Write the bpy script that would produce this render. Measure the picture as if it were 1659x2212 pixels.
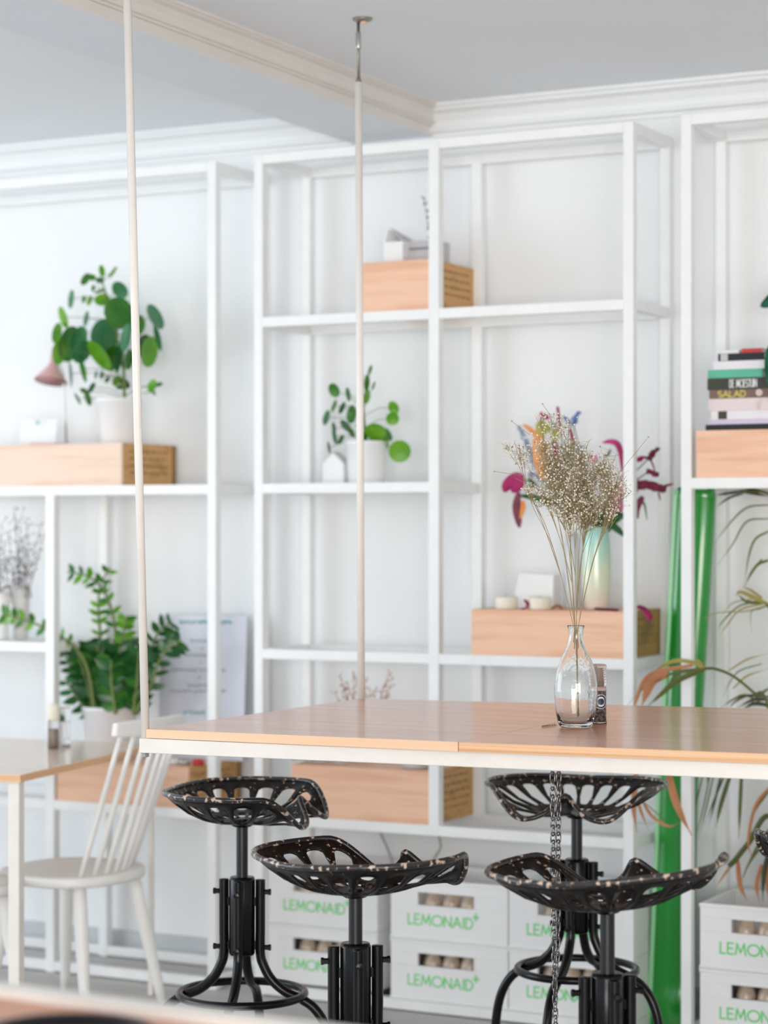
import bpy, math, random
from mathutils import Vector, Matrix
random.seed(7)
for o in list(bpy.data.objects): bpy.data.objects.remove(o)
scn = bpy.context.scene; COL = scn.collection
PI = math.pi

# ------------------------------------------------------------------ camera, world, light, exposure
FPX, CX, HY, EYE = 4800.0, 829.5, 1144.0, 1.5
TH = math.radians(27.2)
R = Vector((math.cos(TH), math.sin(TH), 0)); F = Vector((-math.sin(TH), math.cos(TH), 0)); UP = Vector((0, 0, 1))
C0 = Vector((0, 0, EYE))
cd = bpy.data.cameras.new('camera'); cam = bpy.data.objects.new('camera', cd); COL.objects.link(cam)
cam.location = C0; cam.rotation_euler = (PI/2, 0, TH)
cd.sensor_width = 36; cd.lens = FPX/2212*36; cd.shift_y = (HY-1106)/2212
cd.clip_start = .05; cd.clip_end = 100
cd.dof.use_dof = True; cd.dof.focus_distance = 5.05; cd.dof.aperture_fstop = 2.5
scn.camera = cam
scn.view_settings.view_transform = 'Standard'; scn.view_settings.look = 'None'
scn.view_settings.gamma = 1; scn.view_settings.use_curve_mapping = False
scn.view_settings.exposure = 0.2
w = bpy.data.worlds.new('world'); scn.world = w; w.use_nodes = True
bg = w.node_tree.nodes['Background']; bg.inputs[0].default_value = (0.80, 0.90, 1.0, 1); bg.inputs[1].default_value = 1.0
scn.cycles.max_bounces = 20; scn.cycles.transmission_bounces = 20; scn.cycles.diffuse_bounces = 6; scn.cycles.transparent_max_bounces = 16
def area(name, loc, target, sx, sy, power, col):
    l = bpy.data.lights.new(name, 'AREA'); l.shape = 'RECTANGLE'; l.size = sx; l.size_y = sy; l.energy = power; l.color = col
    o = bpy.data.objects.new(name, l); COL.objects.link(o); o.location = loc
    o.rotation_euler = (Vector(target)-Vector(loc)).to_track_quat('-Z', 'Y').to_euler(); return o
# daylight through the shop window on the left, plus an added warm fill light behind the camera
area('window_daylight_left', (-8.6, 2.2, 1.7), (-3, 5.2, 1.2), 4.0, 2.4, 115, (0.84, 0.93, 1.0))
area('warm_fill_behind', (2.2, -3.6, 1.3), (-3, 6, .6), 6.5, 2.7, 500, (1.0, 0.935, 0.86))

def cray(px, py):
    return R*((px-CX)/FPX) + F + UP*((HY-py)/FPX)
def at(px, py, Y):            # point on the upright plane at distance Y
    d = cray(px, py); return C0 + d*(Y/d.y)
def onz(px, py, z):
    d = cray(px, py); return C0 + d*((z-EYE)/d.z)
def dep(px, py, d):
    return C0 + cray(px, py)*d

# ------------------------------------------------------------------ materials
M = {}
def mat(name, col, rough=.5, metal=0, spec=.5, noise=0, nscale=8, col2=None, stretch=(1,1,1), bump=0, trans=0, coat=0, lo=.35, hi=.65, sss=0, emis=None):
    m = bpy.data.materials.new(name); m.use_nodes = True; nt = m.node_tree; b = nt.nodes['Principled BSDF']
    b.inputs['Base Color'].default_value = (*col, 1); b.inputs['Roughness'].default_value = rough; b.inputs['Metallic'].default_value = metal
    b.inputs['Specular IOR Level'].default_value = spec; b.inputs['Coat Weight'].default_value = coat; b.inputs['Coat Roughness'].default_value = .12
    tc = nt.nodes.new('ShaderNodeTexCoord'); mp = nt.nodes.new('ShaderNodeMapping'); mp.inputs['Scale'].default_value = stretch
    nt.links.new(tc.outputs['Object'], mp.inputs[0])
    n = nt.nodes.new('ShaderNodeTexNoise'); n.inputs['Scale'].default_value = nscale; n.inputs['Detail'].default_value = 5
    nt.links.new(mp.outputs[0], n.inputs['Vector'])
    c2 = col2 if col2 else tuple(min(1, c*(1-noise)) for c in col)
    rp = nt.nodes.new('ShaderNodeValToRGB'); rp.color_ramp.elements[0].position = lo; rp.color_ramp.elements[1].position = hi
    rp.color_ramp.elements[0].color = (*col, 1); rp.color_ramp.elements[1].color = (*c2, 1)
    nt.links.new(n.outputs['Fac'], rp.inputs[0]); nt.links.new(rp.outputs[0], b.inputs['Base Color'])
    if bump:
        bp = nt.nodes.new('ShaderNodeBump'); bp.inputs['Strength'].default_value = bump; bp.inputs['Distance'].default_value = .004
        nt.links.new(n.outputs['Fac'], bp.inputs['Height']); nt.links.new(bp.outputs[0], b.inputs['Normal'])
    if trans:      # thin leaf or petal: some light passes through
        t = nt.nodes.new('ShaderNodeBsdfTranslucent'); nt.links.new(rp.outputs[0], t.inputs[0])
        mx = nt.nodes.new('ShaderNodeMixShader'); mx.inputs[0].default_value = trans
        nt.links.new(b.outputs[0], mx.inputs[1]); nt.links.new(t.outputs[0], mx.inputs[2])
        nt.links.new(mx.outputs[0], nt.nodes['Material Output'].inputs[0])
    M[name] = m; return m
def glass(name, col, rough=.02, ior=1.45, mixt=0.0):
    m = bpy.data.materials.new(name); m.use_nodes = True; nt = m.node_tree; b = nt.nodes['Principled BSDF']
    b.inputs['Base Color'].default_value = (*col, 1); b.inputs['Roughness'].default_value = rough
    b.inputs['Transmission Weight'].default_value = 1; b.inputs['IOR'].default_value = ior
    n = nt.nodes.new('ShaderNodeTexNoise'); n.inputs['Scale'].default_value = 18
    bp = nt.nodes.new('ShaderNodeBump'); bp.inputs['Strength'].default_value = .06; bp.inputs['Distance'].default_value = .003
    nt.links.new(n.outputs['Fac'], bp.inputs['Height']); nt.links.new(bp.outputs[0], b.inputs['Normal'])
    M[name] = m
mat('wall', (.86, .875, .885), .75, noise=.03, nscale=2, bump=.02)
mat('ceiling', (.82, .85, .88), .85, noise=.02, nscale=2)
mat('beam_paint', (.76, .73, .69), .7, noise=.04, nscale=3)
mat('soffit_light_tint', (.78, .82, .87), .8, noise=.02)  # cooler copy of the beam colour, light on the underside put into it
mat('floor', (.52, .50, .48), .45, col2=(.43, .42, .41), nscale=3, stretch=(.6, 6, 1), bump=.1)
mat('skirting', (.55, .58, .60), .5, noise=.05)
mat('white_metal', (.88, .89, .89), .35, noise=.03, nscale=20)
mat('cream_metal', (.84, .80, .75), .35, noise=.04, nscale=20)
mat('white_board', (.86, .87, .87), .4, noise=.02)
mat('pine', (.88, .56, .39), .55, col2=(.74, .40, .25), nscale=4, stretch=(.7, 1, 9), lo=.45, hi=.72, bump=.1)
mat('pine_pale', (.87, .66, .53), .6, col2=(.74, .53, .38), nscale=4, stretch=(.7, 1, 9), lo=.5, hi=.75, bump=.1)
mat('pine_end', (.60, .33, .12), .6, col2=(.36, .18, .06), nscale=11, stretch=(1, 1, 3), lo=.5, hi=.72, bump=.15)
mat('pine_end_olive', (.42, .27, .06), .6, col2=(.22, .15, .04), nscale=9, lo=.45, hi=.7, bump=.15)
mat('pine_dark_edge', (.30, .17, .06), .6, noise=.2)
mat('laminate', (.72, .38, .26), .3, col2=(.60, .28, .17), nscale=4, stretch=(.5, 5, 1), spec=.45, coat=.45)
mat('laminate_front', (.62, .26, .14), .3, col2=(.54, .22, .12), nscale=4)
mat('ply_edge', (.86, .55, .33), .5, col2=(.66, .36, .18), nscale=3, stretch=(.3, .3, 160), lo=.45, hi=.6)
mat('ply_edge_plain', (.90, .62, .42), .5, col2=(.84, .54, .35), nscale=3, stretch=(.5, .5, 12))
mat('birch', (.88, .72, .60), .4, col2=(.84, .66, .53), nscale=3, stretch=(1, 7, 1), coat=.8)
mat('black_metal', (.004, .004, .005), .22, metal=.0, spec=.22, noise=.2, coat=.12)
mat('black_seat', (.010, .009, .010), .3, spec=.2, col2=(.40, .30, .22), nscale=90, lo=.71, hi=.73, bump=.3, coat=.05)
mat('black_seat_top', (.010, .007, .006), .4, spec=.2, col2=(.50, .37, .26), nscale=80, lo=.625, hi=.66, bump=.6, coat=.05)
mat('seat_rim', (.016, .014, .015), .3, spec=.5, col2=(.60, .46, .36), nscale=75, lo=.575, hi=.615, bump=.6, coat=.3)
mat('thread', (.03, .03, .033), .3, metal=.5, noise=.3)
mat('steel', (.55, .55, .53), .3, metal=.9, noise=.15)
mat('old_steel', (.34, .33, .27), .4, metal=.6, noise=.25)
mat('chain_steel', (.30, .29, .29), .3, metal=.95, noise=.3)
mat('white_wood', (.88, .87, .85), .4, noise=.03)
mat('white_ceramic', (.88, .88, .89), .3, noise=.02, coat=.3)
mat('grey_ceramic', (.72, .70, .69), .5, noise=.05)
mat('soil', (.05, .03, .02), .9, noise=.3, nscale=60, bump=.5)
mat('leaf', (.03, .165, .018), .35, col2=(.06, .24, .025), nscale=14, trans=.25)
mat('leaf_blue', (.03, .17, .06), .3, col2=(.06, .23, .10), nscale=14, trans=.2)
mat('leaf_bright', (.10, .34, .015), .35, col2=(.19, .45, .03), nscale=14, trans=.3)
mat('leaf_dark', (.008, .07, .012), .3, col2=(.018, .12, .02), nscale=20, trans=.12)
mat('leaf_monstera', (.01, .13, .07), .22, col2=(.03, .22, .13), nscale=14, trans=.1)
mat('stem', (.16, .22, .06), .6, noise=.2)
mat('twig', (.16, .11, .09), .8, noise=.3)
mat('dried_stem', (.36, .29, .14), .7, col2=(.25, .21, .11), nscale=30)
mat('blossom', (.93, .86, .76), .8, noise=.1, nscale=60, trans=.2)
mat('blossom_bud', (.50, .42, .28), .8, noise=.3, nscale=60)
mat('blade_olive', (.16, .17, .04), .45, col2=(.10, .12, .03), nscale=8, trans=.2)
mat('blade_yellow', (.42, .33, .08), .5, col2=(.30, .26, .06), nscale=8, trans=.2)
mat('blade_brown', (.62, .27, .12), .55, col2=(.45, .18, .08), nscale=8, trans=.25)
mat('blade_dark', (.05, .06, .03), .5, noise=.3, trans=.1)
mat('green_plastic', (.0, .27, .018), .22, noise=.08, nscale=3, coat=.7)
mat('pink', (.78, .45, .45), .45, noise=.05)
mat('lamp_inner', (.82, .72, .72), .5, noise=.03)
mat('green_ink', (.16, .72, .22), .6, noise=.05)
mat('white_plastic', (.87, .875, .88), .45, noise=.02)
mat('amber_glass', (.70, .56, .43), .25, noise=.4, nscale=30, coat=.3)
mat('bottle_cap', (.80, .70, .60), .4, noise=.2)
mat('paper', (.88, .88, .88), .7, noise=.02)
mat('poster', (.62, .64, .72), .4, noise=.05, coat=.3)
mat('ink_grey', (.20, .21, .26), .8, noise=.1)
mat('ink_teal', (.20, .52, .48), .8, noise=.1)
mat('candle', (.84, .80, .68), .5, noise=.04)
mat('carton_grey', (.58, .57, .59), .6, noise=.05)
mat('magenta', (.33, .01, .09), .5, col2=(.50, .03, .18), nscale=40, trans=.2)
mat('lily_pink', (.58, .12, .30), .4, col2=(.70, .28, .45), nscale=20, trans=.3)
mat('wine', (.12, .01, .03), .5, col2=(.22, .02, .06), nscale=60, trans=.1)
mat('orange', (.85, .30, .05), .5, col2=(.80, .42, .20), nscale=20, trans=.2)
mat('blue_flower', (.13, .22, .62), .6, col2=(.30, .42, .72), nscale=50, trans=.3)
mat('pale_blue_flower', (.42, .52, .74), .6, noise=.2, nscale=50, trans=.3)
mat('yellow_green', (.50, .52, .08), .5, noise=.2, trans=.2)
mat('red', (.55, .04, .04), .5, noise=.1)
mat('peppercorn', (.06, .045, .04), .6, col2=(.35, .25, .2), nscale=140, lo=.45, hi=.6)
mat('navy', (.02, .03, .07), .4, noise=.1)
mat('salt', (.45, .36, .29), .7, noise=.2, nscale=60)
mat('book_black', (.008, .012, .014), .45, noise=.2)
mat('book_white', (.80, .79, .82), .5, noise=.05)
mat('book_green', (.12, .50, .33), .4, noise=.1)
mat('book_olive', (.045, .052, .02), .5, col2=(.04, .03, .03), nscale=9)
mat('book_brown', (.20, .13, .10), .5, noise=.2)
mat('book_cream', (.75, .66, .66), .5, col2=(.62, .42, .38), nscale=18, lo=.55, hi=.7)
mat('lavender', (.62, .58, .72), .6, noise=.05)
mat('gold_ink', (.66, .56, .12), .5, noise=.05)
mat('cable', (.40, .32, .33), .5, noise=.05)
mat('black_glaze', (.002, .002, .004), .06, spec=.15, noise=.1)
glass('clear_glass', (.985, .998, .995))
glass('bluish_glass', (.95, .98, 1.0), .12)
M['bluish_glass'].node_tree.nodes['Principled BSDF'].inputs['Transmission Weight'].default_value = .45
glass('clear_plastic', (.86, .85, .84), .12, 1.3)

def vase_glaze():
    m = bpy.data.materials.new('celadon'); m.use_nodes = True; nt = m.node_tree; b = nt.nodes['Principled BSDF']
    b.inputs['Roughness'].default_value = .22; b.inputs['Coat Weight'].default_value = .6
    tc = nt.nodes.new('ShaderNodeTexCoord'); sp = nt.nodes.new('ShaderNodeSeparateXYZ'); nt.links.new(tc.outputs['Generated'], sp.inputs[0])
    n = nt.nodes.new('ShaderNodeTexNoise'); n.inputs['Scale'].default_value = 5
    ad = nt.nodes.new('ShaderNodeMath'); ad.operation = 'MULTIPLY_ADD'; ad.inputs[1].default_value = .35
    nt.links.new(n.outputs['Fac'], ad.inputs[0]); nt.links.new(sp.outputs['Z'], ad.inputs[2])
    rp = nt.nodes.new('ShaderNodeValToRGB'); e = rp.color_ramp.elements
    e[0].position = .2; e[0].color = (.80, .72, .62, 1); e[1].position = 1.1; e[1].color = (.38, .66, .58, 1)
    x = e.new(.65); x.color = (.66, .74, .54, 1)
    nt.links.new(ad.outputs[0], rp.inputs[0]); nt.links.new(rp.outputs[0], b.inputs['Base Color']); M['celadon'] = m
vase_glaze()

# ------------------------------------------------------------------ mesh helpers
class MB:
    def __init__(s): s.v = []; s.f = []; s.m = []
    def add(s, vs, fs, mi=0):
        n = len(s.v); s.v += [Vector(v) for v in vs]; s.f += [tuple(n+i for i in f) for f in fs]; s.m += [mi]*len(fs); return s
    def box(s, a, b, mi=0):
        x0, y0, z0 = [min(p, q) for p, q in zip(a, b)]; x1, y1, z1 = [max(p, q) for p, q in zip(a, b)]
        return s.add([(x0,y0,z0),(x1,y0,z0),(x1,y1,z0),(x0,y1,z0),(x0,y0,z1),(x1,y0,z1),(x1,y1,z1),(x0,y1,z1)],
              [(0,3,2,1),(4,5,6,7),(0,1,5,4),(1,2,6,5),(2,3,7,6),(3,0,4,7)], mi)
    def prism(s, base, top, mi=0):   # base, top: lists of points
        n = len(base)
        return s.add(list(base)+list(top), [tuple(reversed(range(n))), tuple(range(n, 2*n))]+[(i,(i+1)%n,n+(i+1)%n,n+i) for i in range(n)], mi)
    def bar(s, p, q, wx, wz, side=None, mi=0):
        p = Vector(p); q = Vector(q); d = (q-p).normalized()
        h = Vector(side) if side else (Vector((0,0,1)) if abs(d.z) < .9 else Vector((0,1,0)))
        a = d.cross(h).normalized()*(wx/2); b = a.cross(d).normalized()*(wz/2)
        return s.prism([p-a-b, p+a-b, p+a+b, p-a+b], [q-a-b, q+a-b, q+a+b, q-a+b], mi)
    def tube(s, pts, r, n=10, cap=True, closed=False, mi=0):
        pts = [Vector(p) for p in pts]; k = len(pts); rr = r if isinstance(r, (list, tuple)) else [r]*k
        base = len(s.v); prev = None
        for i, p in enumerate(pts):
            if closed: d = pts[(i+1)%k]-pts[i-1]
            else: d = pts[min(i+1, k-1)]-pts[max(i-1, 0)]
            d.normalize()
            if prev is None:
                u = d.cross(Vector((0,0,1)))
                if u.length < .1: u = d.cross(Vector((0,1,0)))
            else: u = prev - d*prev.dot(d)
            u.normalize(); prev = u; v = d.cross(u)
            for j in range(n):
                a = 2*PI*j/n; s.v.append(p + (u*math.cos(a)+v*math.sin(a))*rr[i])
        m = k if closed else k-1
        for i in range(m):
            for j in range(n):
                a = base+i*n; b = base+((i+1)%k)*n
                s.f.append((a+j, a+(j+1)%n, b+(j+1)%n, b+j)); s.m.append(mi)
        if cap and not closed:
            s.f.append(tuple(base+j for j in reversed(range(n)))); s.f.append(tuple(base+(k-1)*n+j for j in range(n))); s.m += [mi, mi]
        return s
    def lathe(s, prof, c=(0,0,0), n=32, axis=None, mi=0, sq=0):    # prof: (r, z)
        c = Vector(c); base = len(s.v); ax = axis
        for r, z in prof:
            for j in range(n):
                a = 2*PI*j/n; p = Vector((r*math.cos(a), r*math.sin(a), z))
                if sq:
                    k = (abs(math.cos(a))**sq+abs(math.sin(a))**sq)**(-1/sq); p.x *= k; p.y *= k
                if ax: p = ax @ p
                s.v.append(c+p)
        for i in range(len(prof)-1):
            for j in range(n):
                a = base+i*n; b = a+n; s.f.append((a+j, a+(j+1)%n, b+(j+1)%n, b+j)); s.m.append(mi)
        if prof[0][0] > 1e-5: s.f.append(tuple(base+j for j in reversed(range(n)))); s.m.append(mi)
        if prof[-1][0] > 1e-5: s.f.append(tuple(base+(len(prof)-1)*n+j for j in range(n))); s.m.append(mi)
        return s
    def disc_leaf(s, c, m1, m2, a, b, cup=.15, mi=0, point=0):
        c = Vector(c); nrm = m1.cross(m2).normalized(); base = len(s.v); n = 14
        s.v.append(c - nrm*cup*a*.6)
        for k in (.5, 1):
            for j in range(n):
                t = 2*PI*j/n; x = math.cos(t); y = math.sin(t)*(1-point*.5*(1+x)*.8)
                s.v.append(c + m1*a*k*x + m2*b*k*y + nrm*cup*a*(k*k-.6))
        for j in range(n): s.f.append((base, base+1+j, base+1+(j+1)%n)); s.m.append(mi)
        for j in range(n): s.f.append((base+1+j, base+1+n+j, base+1+n+(j+1)%n, base+1+(j+1)%n)); s.m.append(mi)
        return s
    def ribbon(s, pts, ws, side=None, fold=.25, mi=0):
        pts = [Vector(p) for p in pts]; base = len(s.v); k = len(pts)
        for i, p in enumerate(pts):
            d = (pts[min(i+1,k-1)]-pts[max(i-1,0)]).normalized(); sd = d.cross(side or F)
            if sd.length < .05: sd = R.copy()
            sd.normalize(); nn = sd.cross(d)
            s.v += [p+sd*ws[i], p-nn*fold*ws[i], p-sd*ws[i]]
        for i in range(k-1):
            a = base+3*i; s.f += [(a, a+1, a+4, a+3), (a+1, a+2, a+5, a+4)]; s.m += [mi, mi]
        return s
    def ball(s, c, r, mi=0):
        c = Vector(c); t = .618*r*.85; q = r*.85
        vs = [(-t,q,0),(t,q,0),(-t,-q,0),(t,-q,0),(0,-t,q),(0,t,q),(0,-t,-q),(0,t,-q),(q,0,-t),(q,0,t),(-q,0,-t),(-q,0,t)]
        fs = [(0,11,5),(0,5,1),(0,1,7),(0,7,10),(0,10,11),(1,5,9),(5,11,4),(11,10,2),(10,7,6),(7,1,8),(3,9,4),(3,4,2),(3,2,6),(3,6,8),(3,8,9),(4,9,5),(2,4,11),(6,2,10),(8,6,7),(9,8,1)]
        return s.add([c+Vector(v) for v in vs], fs, mi)
    def build(s, name, mats, parent=None, smooth=False, bevel=0, solid=0, sub=0):
        me = bpy.data.meshes.new(name)
        off = Vector((0,0,0)); p = parent
        while p is not None: off += p.location; p = p.parent
        me.from_pydata([tuple(v-off) for v in s.v], [], s.f); me.update()
        if isinstance(mats, str): mats = [mats]
        for m in mats: me.materials.append(M[m])
        for i, p in enumerate(me.polygons): p.material_index = s.m[i]; p.use_smooth = smooth
        o = bpy.data.objects.new(name, me); COL.objects.link(o)
        if parent: o.parent = parent
        if solid: q = o.modifiers.new('s', 'SOLIDIFY'); q.thickness = solid; q.offset = 0
        if sub: q = o.modifiers.new('u', 'SUBSURF'); q.levels = sub; q.render_levels = sub
        if bevel:
            q = o.modifiers.new('b', 'BEVEL'); q.width = bevel; q.segments = 2; q.limit_method = 'ANGLE'
        return o
def tag(o, label, cat, group=None, kind=None):
    o['label'] = label; o['category'] = cat
    if group: o['group'] = group
    if kind: o['kind'] = kind
    return o
def thing(name, label, cat, loc=(0,0,0), group=None):
    o = bpy.data.objects.new(name, None); COL.objects.link(o); o.location = loc; o.empty_display_size = .05
    return tag(o, label, cat, group)
def struct(o): o['kind'] = 'structure'; return o
def kids(o): return [x for x in bpy.data.objects if x.parent == o]
def copy_tree(o, parent=None):
    ch = kids(o); c = o.copy(); COL.objects.link(c); c.parent = parent
    for k in ch: copy_tree(k, c)
    return c
def smooth_path(pts, n=8):     # Catmull-Rom
    pts = [Vector(p) for p in pts]; P = [pts[0]*2-pts[1]]+pts+[pts[-1]*2-pts[-2]]; out = []
    for i in range(1, len(P)-2):
        for k in range(n):
            t = k/n; a, b, c, d = P[i-1:i+3]
            out.append(.5*((2*b)+(c-a)*t+(2*a-5*b+4*c-d)*t*t+(3*b-a-3*c+d)*t**3))
    out.append(pts[-1]); return out

# stroke lettering (simple geometric letters)
def arc(cx, cy, rx, ry, a0, a1, n=14): return [(cx+rx*math.cos(math.radians(a0+(a1-a0)*i/n)), cy+ry*math.sin(math.radians(a0+(a1-a0)*i/n))) for i in range(n+1)]
GL = {'L': (.45, [[(0,1),(0,0),(.42,0)]]), 'E': (.5, [[(.45,1),(0,1),(0,0),(.45,0)], [(0,.52),(.4,.52)]]),
 'M': (.85, [[(0,0),(.12,1),(.42,.2),(.72,1),(.84,0)]]), 'O': (1.0, [arc(.5,.5,.5,.5,0,360,24)]),
 'N': (.68, [[(0,0),(0,1),(.66,0),(.66,1)]]), 'A': (.75, [[(0,0),(.37,1),(.74,0)], [(.14,.36),(.6,.36)]]),
 'I': (.12, [[(.06,0),(.06,1)]]), 'D': (.66, [[(0,0),(0,1),(.2,1)]+arc(.2,.5,.45,.5,90,-90)+[(0,0)]]),
 'S': (.5, [arc(.25,.75,.25,.25,50,270,10)+arc(.25,.25,.25,.25,90,-130,10)]), 'T': (.6, [[(0,1),(.6,1)], [(.3,1),(.3,0)]]),
 'U': (.6, [[(0,1),(0,.3)]+arc(.3,.3,.3,.3,180,360,10)+[(.6,1)]]), '+': (.42, [[(.0,.85),(.44,.85)], [(.22,.62),(.22,1.12)]]), ' ': (.4, [])}
def letters(mb, text, org, xd, ud, nd, h, wt, sp=.2, xs=1.0):
    x = 0; org = Vector(org)
    for ch in text:
        wd, st = GL[ch]
        parts = []
        for line in st:      # sharp corners start a new stroke
            cur = [line[0]]
            for i_ in range(1, len(line)):
                if len(cur) > 1:
                    a1 = Vector(((line[i_-1][0]-cur[-2][0])*xs, line[i_-1][1]-cur[-2][1])); a2 = Vector(((line[i_][0]-line[i_-1][0])*xs, line[i_][1]-line[i_-1][1]))
                    if a1.length > 1e-6 and a2.length > 1e-6 and a1.normalized().dot(a2.normalized()) < .3: parts.append(cur); cur = [line[i_-1]]
                cur.append(line[i_])
            parts.append(cur)
        for si, line in enumerate(parts):
            P = [org + nd*(.00006*si)  + xd*((x+a)*h*xs) + ud*(b*h) + nd*.0008 for a, b in line]
            P = [p for i_, p in enumerate(P) if i_ == 0 or (p-P[i_-1]).length > 1e-6]
            closed = (P[0]-P[-1]).length < 1e-6
            if closed: P = P[:-1]
            m = len(P); b0 = len(mb.v)
            for k in range(m):
                d1 = (P[k]-P[k-1]) if (k > 0 or closed) else (P[1]-P[0]); d2 = (P[(k+1) % m]-P[k]) if (k < m-1 or closed) else d1
                d1.normalize(); d2.normalize(); n1 = nd.cross(d1); n2 = nd.cross(d2); mt_ = (n1+n2)
                if mt_.length < .2: mt_ = n1.copy()
                mt_.normalize(); L_ = min(1.8, 1/max(.35, mt_.dot(n1)))*wt/2; e = Vector((0,0,0))
                if not closed and k == 0: e = -d1*wt*.4
                if not closed and k == m-1: e = d1*wt*.4
                mb.v += [P[k]-mt_*L_+e, P[k]+mt_*L_+e]
            for k in range(m if closed else m-1):
                a_ = b0+2*k; c_ = b0+2*((k+1) % m); mb.f.append((a_, c_, c_+1, a_+1)); mb.m.append(0)
        x += wd+sp
    return x*h*xs
NX = Vector((1,0,0)); NY = Vector((0,-1,0))

# ------------------------------------------------------------------ the room
YW = 6.57; ZC = 2.885; ZB = 2.79; XB0, XB1 = -3.49, -3.19
struct(MB().box((-8.5,-4.5,-.1),(3.6,YW+.2,0)).build('floor', 'floor'))
struct(MB().box((-8.5,YW,0),(3.6,YW+.15,ZC)).build('wall_back', 'wall'))
struct(MB().box((-8.5,-4.5,ZC),(3.6,YW+.2,ZC+.1)).build('ceiling', 'ceiling'))
struct(MB().box((3.6,-4.5,0),(3.75,YW+.2,ZC)).build('wall_right', 'wall'))
bm = struct(MB().box((XB0,-4.5,ZB),(XB1,YW,ZC), 0).build('trim_1', ['beam_paint', 'soffit_light_tint']))
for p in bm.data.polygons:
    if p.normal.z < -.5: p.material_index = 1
def cornice(p, q, inward, zt, name, prof, mt):
    p = Vector(p); q = Vector(q); iw = Vector(inward); b = []; t = []
    for a, z in prof:
        b.append(p+iw*a+UP*(zt+z)); t.append(q+iw*a+UP*(zt+z))
    return struct(MB().prism(b, t).build(name, mt))
PR = [(0,0),(.050,0),(.050,-.006),(.042,-.009),(.044,-.014),(.030,-.019),(.018,-.034),(.014,-.047),(.020,-.050),(.020,-.056),(.010,-.058),(.010,-.064),(0,-.064)]
PRW = [(0,0),(.085,0),(.085,-.010),(.072,-.014),(.074,-.022),(.048,-.030),(.030,-.052),(.024,-.070),(.034,-.074),(.034,-.084),(.014,-.088),(.014,-.100),(0,-.100)]
cornice((XB1,-4.5,0),(XB1,YW,0),(1,0,0),ZC,'trim_2',PR,'beam_paint')
cornice((XB1,YW,0),(3.6,YW,0),(0,-1,0),ZC,'trim_3',PRW,'wall')
cornice((-8.5,YW,0),(XB0,YW,0),(0,-1,0),ZC,'trim_4',PRW,'wall')
struct(MB().box((-8.5,YW-.015,0),(3.6,YW,.085)).build('baseboard_back', 'skirting'))
# thin joints in the cornice and the little ceiling hook
c = onz(225, 70, ZC); hk = MB().tube([c, c-UP*.012, c-UP*.02+NX*.006, c-UP*.028], .003, 6).build('ceiling_hook', 'old_steel')
tag(hk, 'tiny dark hook screwed into the ceiling left of the white beam', 'hook')

# ------------------------------------------------------------------ shelf frames
YF = 6.2; DB = .315; T = .032
ZL_LOW = .568
def shelf_unit(label, xl, xr, bays, ztop, lv, cross_top=True):
    t = thing('shelf_frame', label, 'shelf', ((xl+xr)/2, YF, 0), 'white metal shelf frames along the wall')
    yb = YF+DB
    def post(x, y, z0, z1, e=0): MB().box((x-T/2-e,y-T/2-e,z0),(x+T/2+e,y+T/2+e,z1)).build('post', 'white_metal', t, bevel=.002)
    def rail(p, q): MB().bar(p, q, T, T).build('rail', 'white_metal', t, bevel=.002)
    for x in (xl, xr): post(x, YF, 0, ztop); post(x, yb, 0, ztop)
    for x, z0, z1 in bays: post(x, YF, z0, z1, .0015); post(x, yb, z0, z1, .0015)
    for z, a, b in [(ztop-T/2, xl, xr), (T/2+.004, xl, xr)]+lv:
        rail((a+T/2,YF,z),(b-T/2,YF,z)); rail((a+T/2,yb,z),(b-T/2,yb,z))
        rail((a,YF+T/2,z),(a,yb-T/2,z)); rail((b,YF+T/2,z),(b,yb-T/2,z))
    return t
XU2L, XU2M, XU2R = -3.634, -3.005, -2.365
XU1M, XU1R = -4.452, -3.81
ZL = [2.168, 1.632, 1.10, .568]
u2 = shelf_unit('white metal shelf frame in the middle, between the round pink lamp side and the green board', XU2L, XU2R, [(XU2M,ZL_LOW,2.70)], 2.71,
   [(ZL[0],XU2L,XU2R),(ZL[1],XU2L,XU2M),(ZL[2],XU2L,XU2R),(ZL[3],XU2L,XU2R)])
u2['label'] = 'white metal shelf frame in the middle, holding four levels and the lily bouquet'
u1 = shelf_unit('white metal shelf frame on the left with the pink lamp and leafy plants', -5.3, XU1R, [(XU1M,0,ZL[1])], 2.70,
   [(ZL[1],-5.3,XU1R),(ZL[2],-5.3,XU1M),(ZL[3],-5.3,XU1R)])
XU3 = -2.185
u3 = shelf_unit('white metal shelf frame on the right carrying the stacked books', XU3, -.9, [], 2.715, [(1.635,XU3,-.9)])
def board(z, a, b, par):
    MB().box((a+T/2,YF+T/2,z-.006),(b-T/2,YF+DB-T/2,z+T/2)).build('shelf_board', 'white_board', par)
board(ZL[1], XU2L, XU2M, u2); board(ZL[2], -5.3, XU1M, u1)
SH = T/2   # top of a rail above its centre

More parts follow.
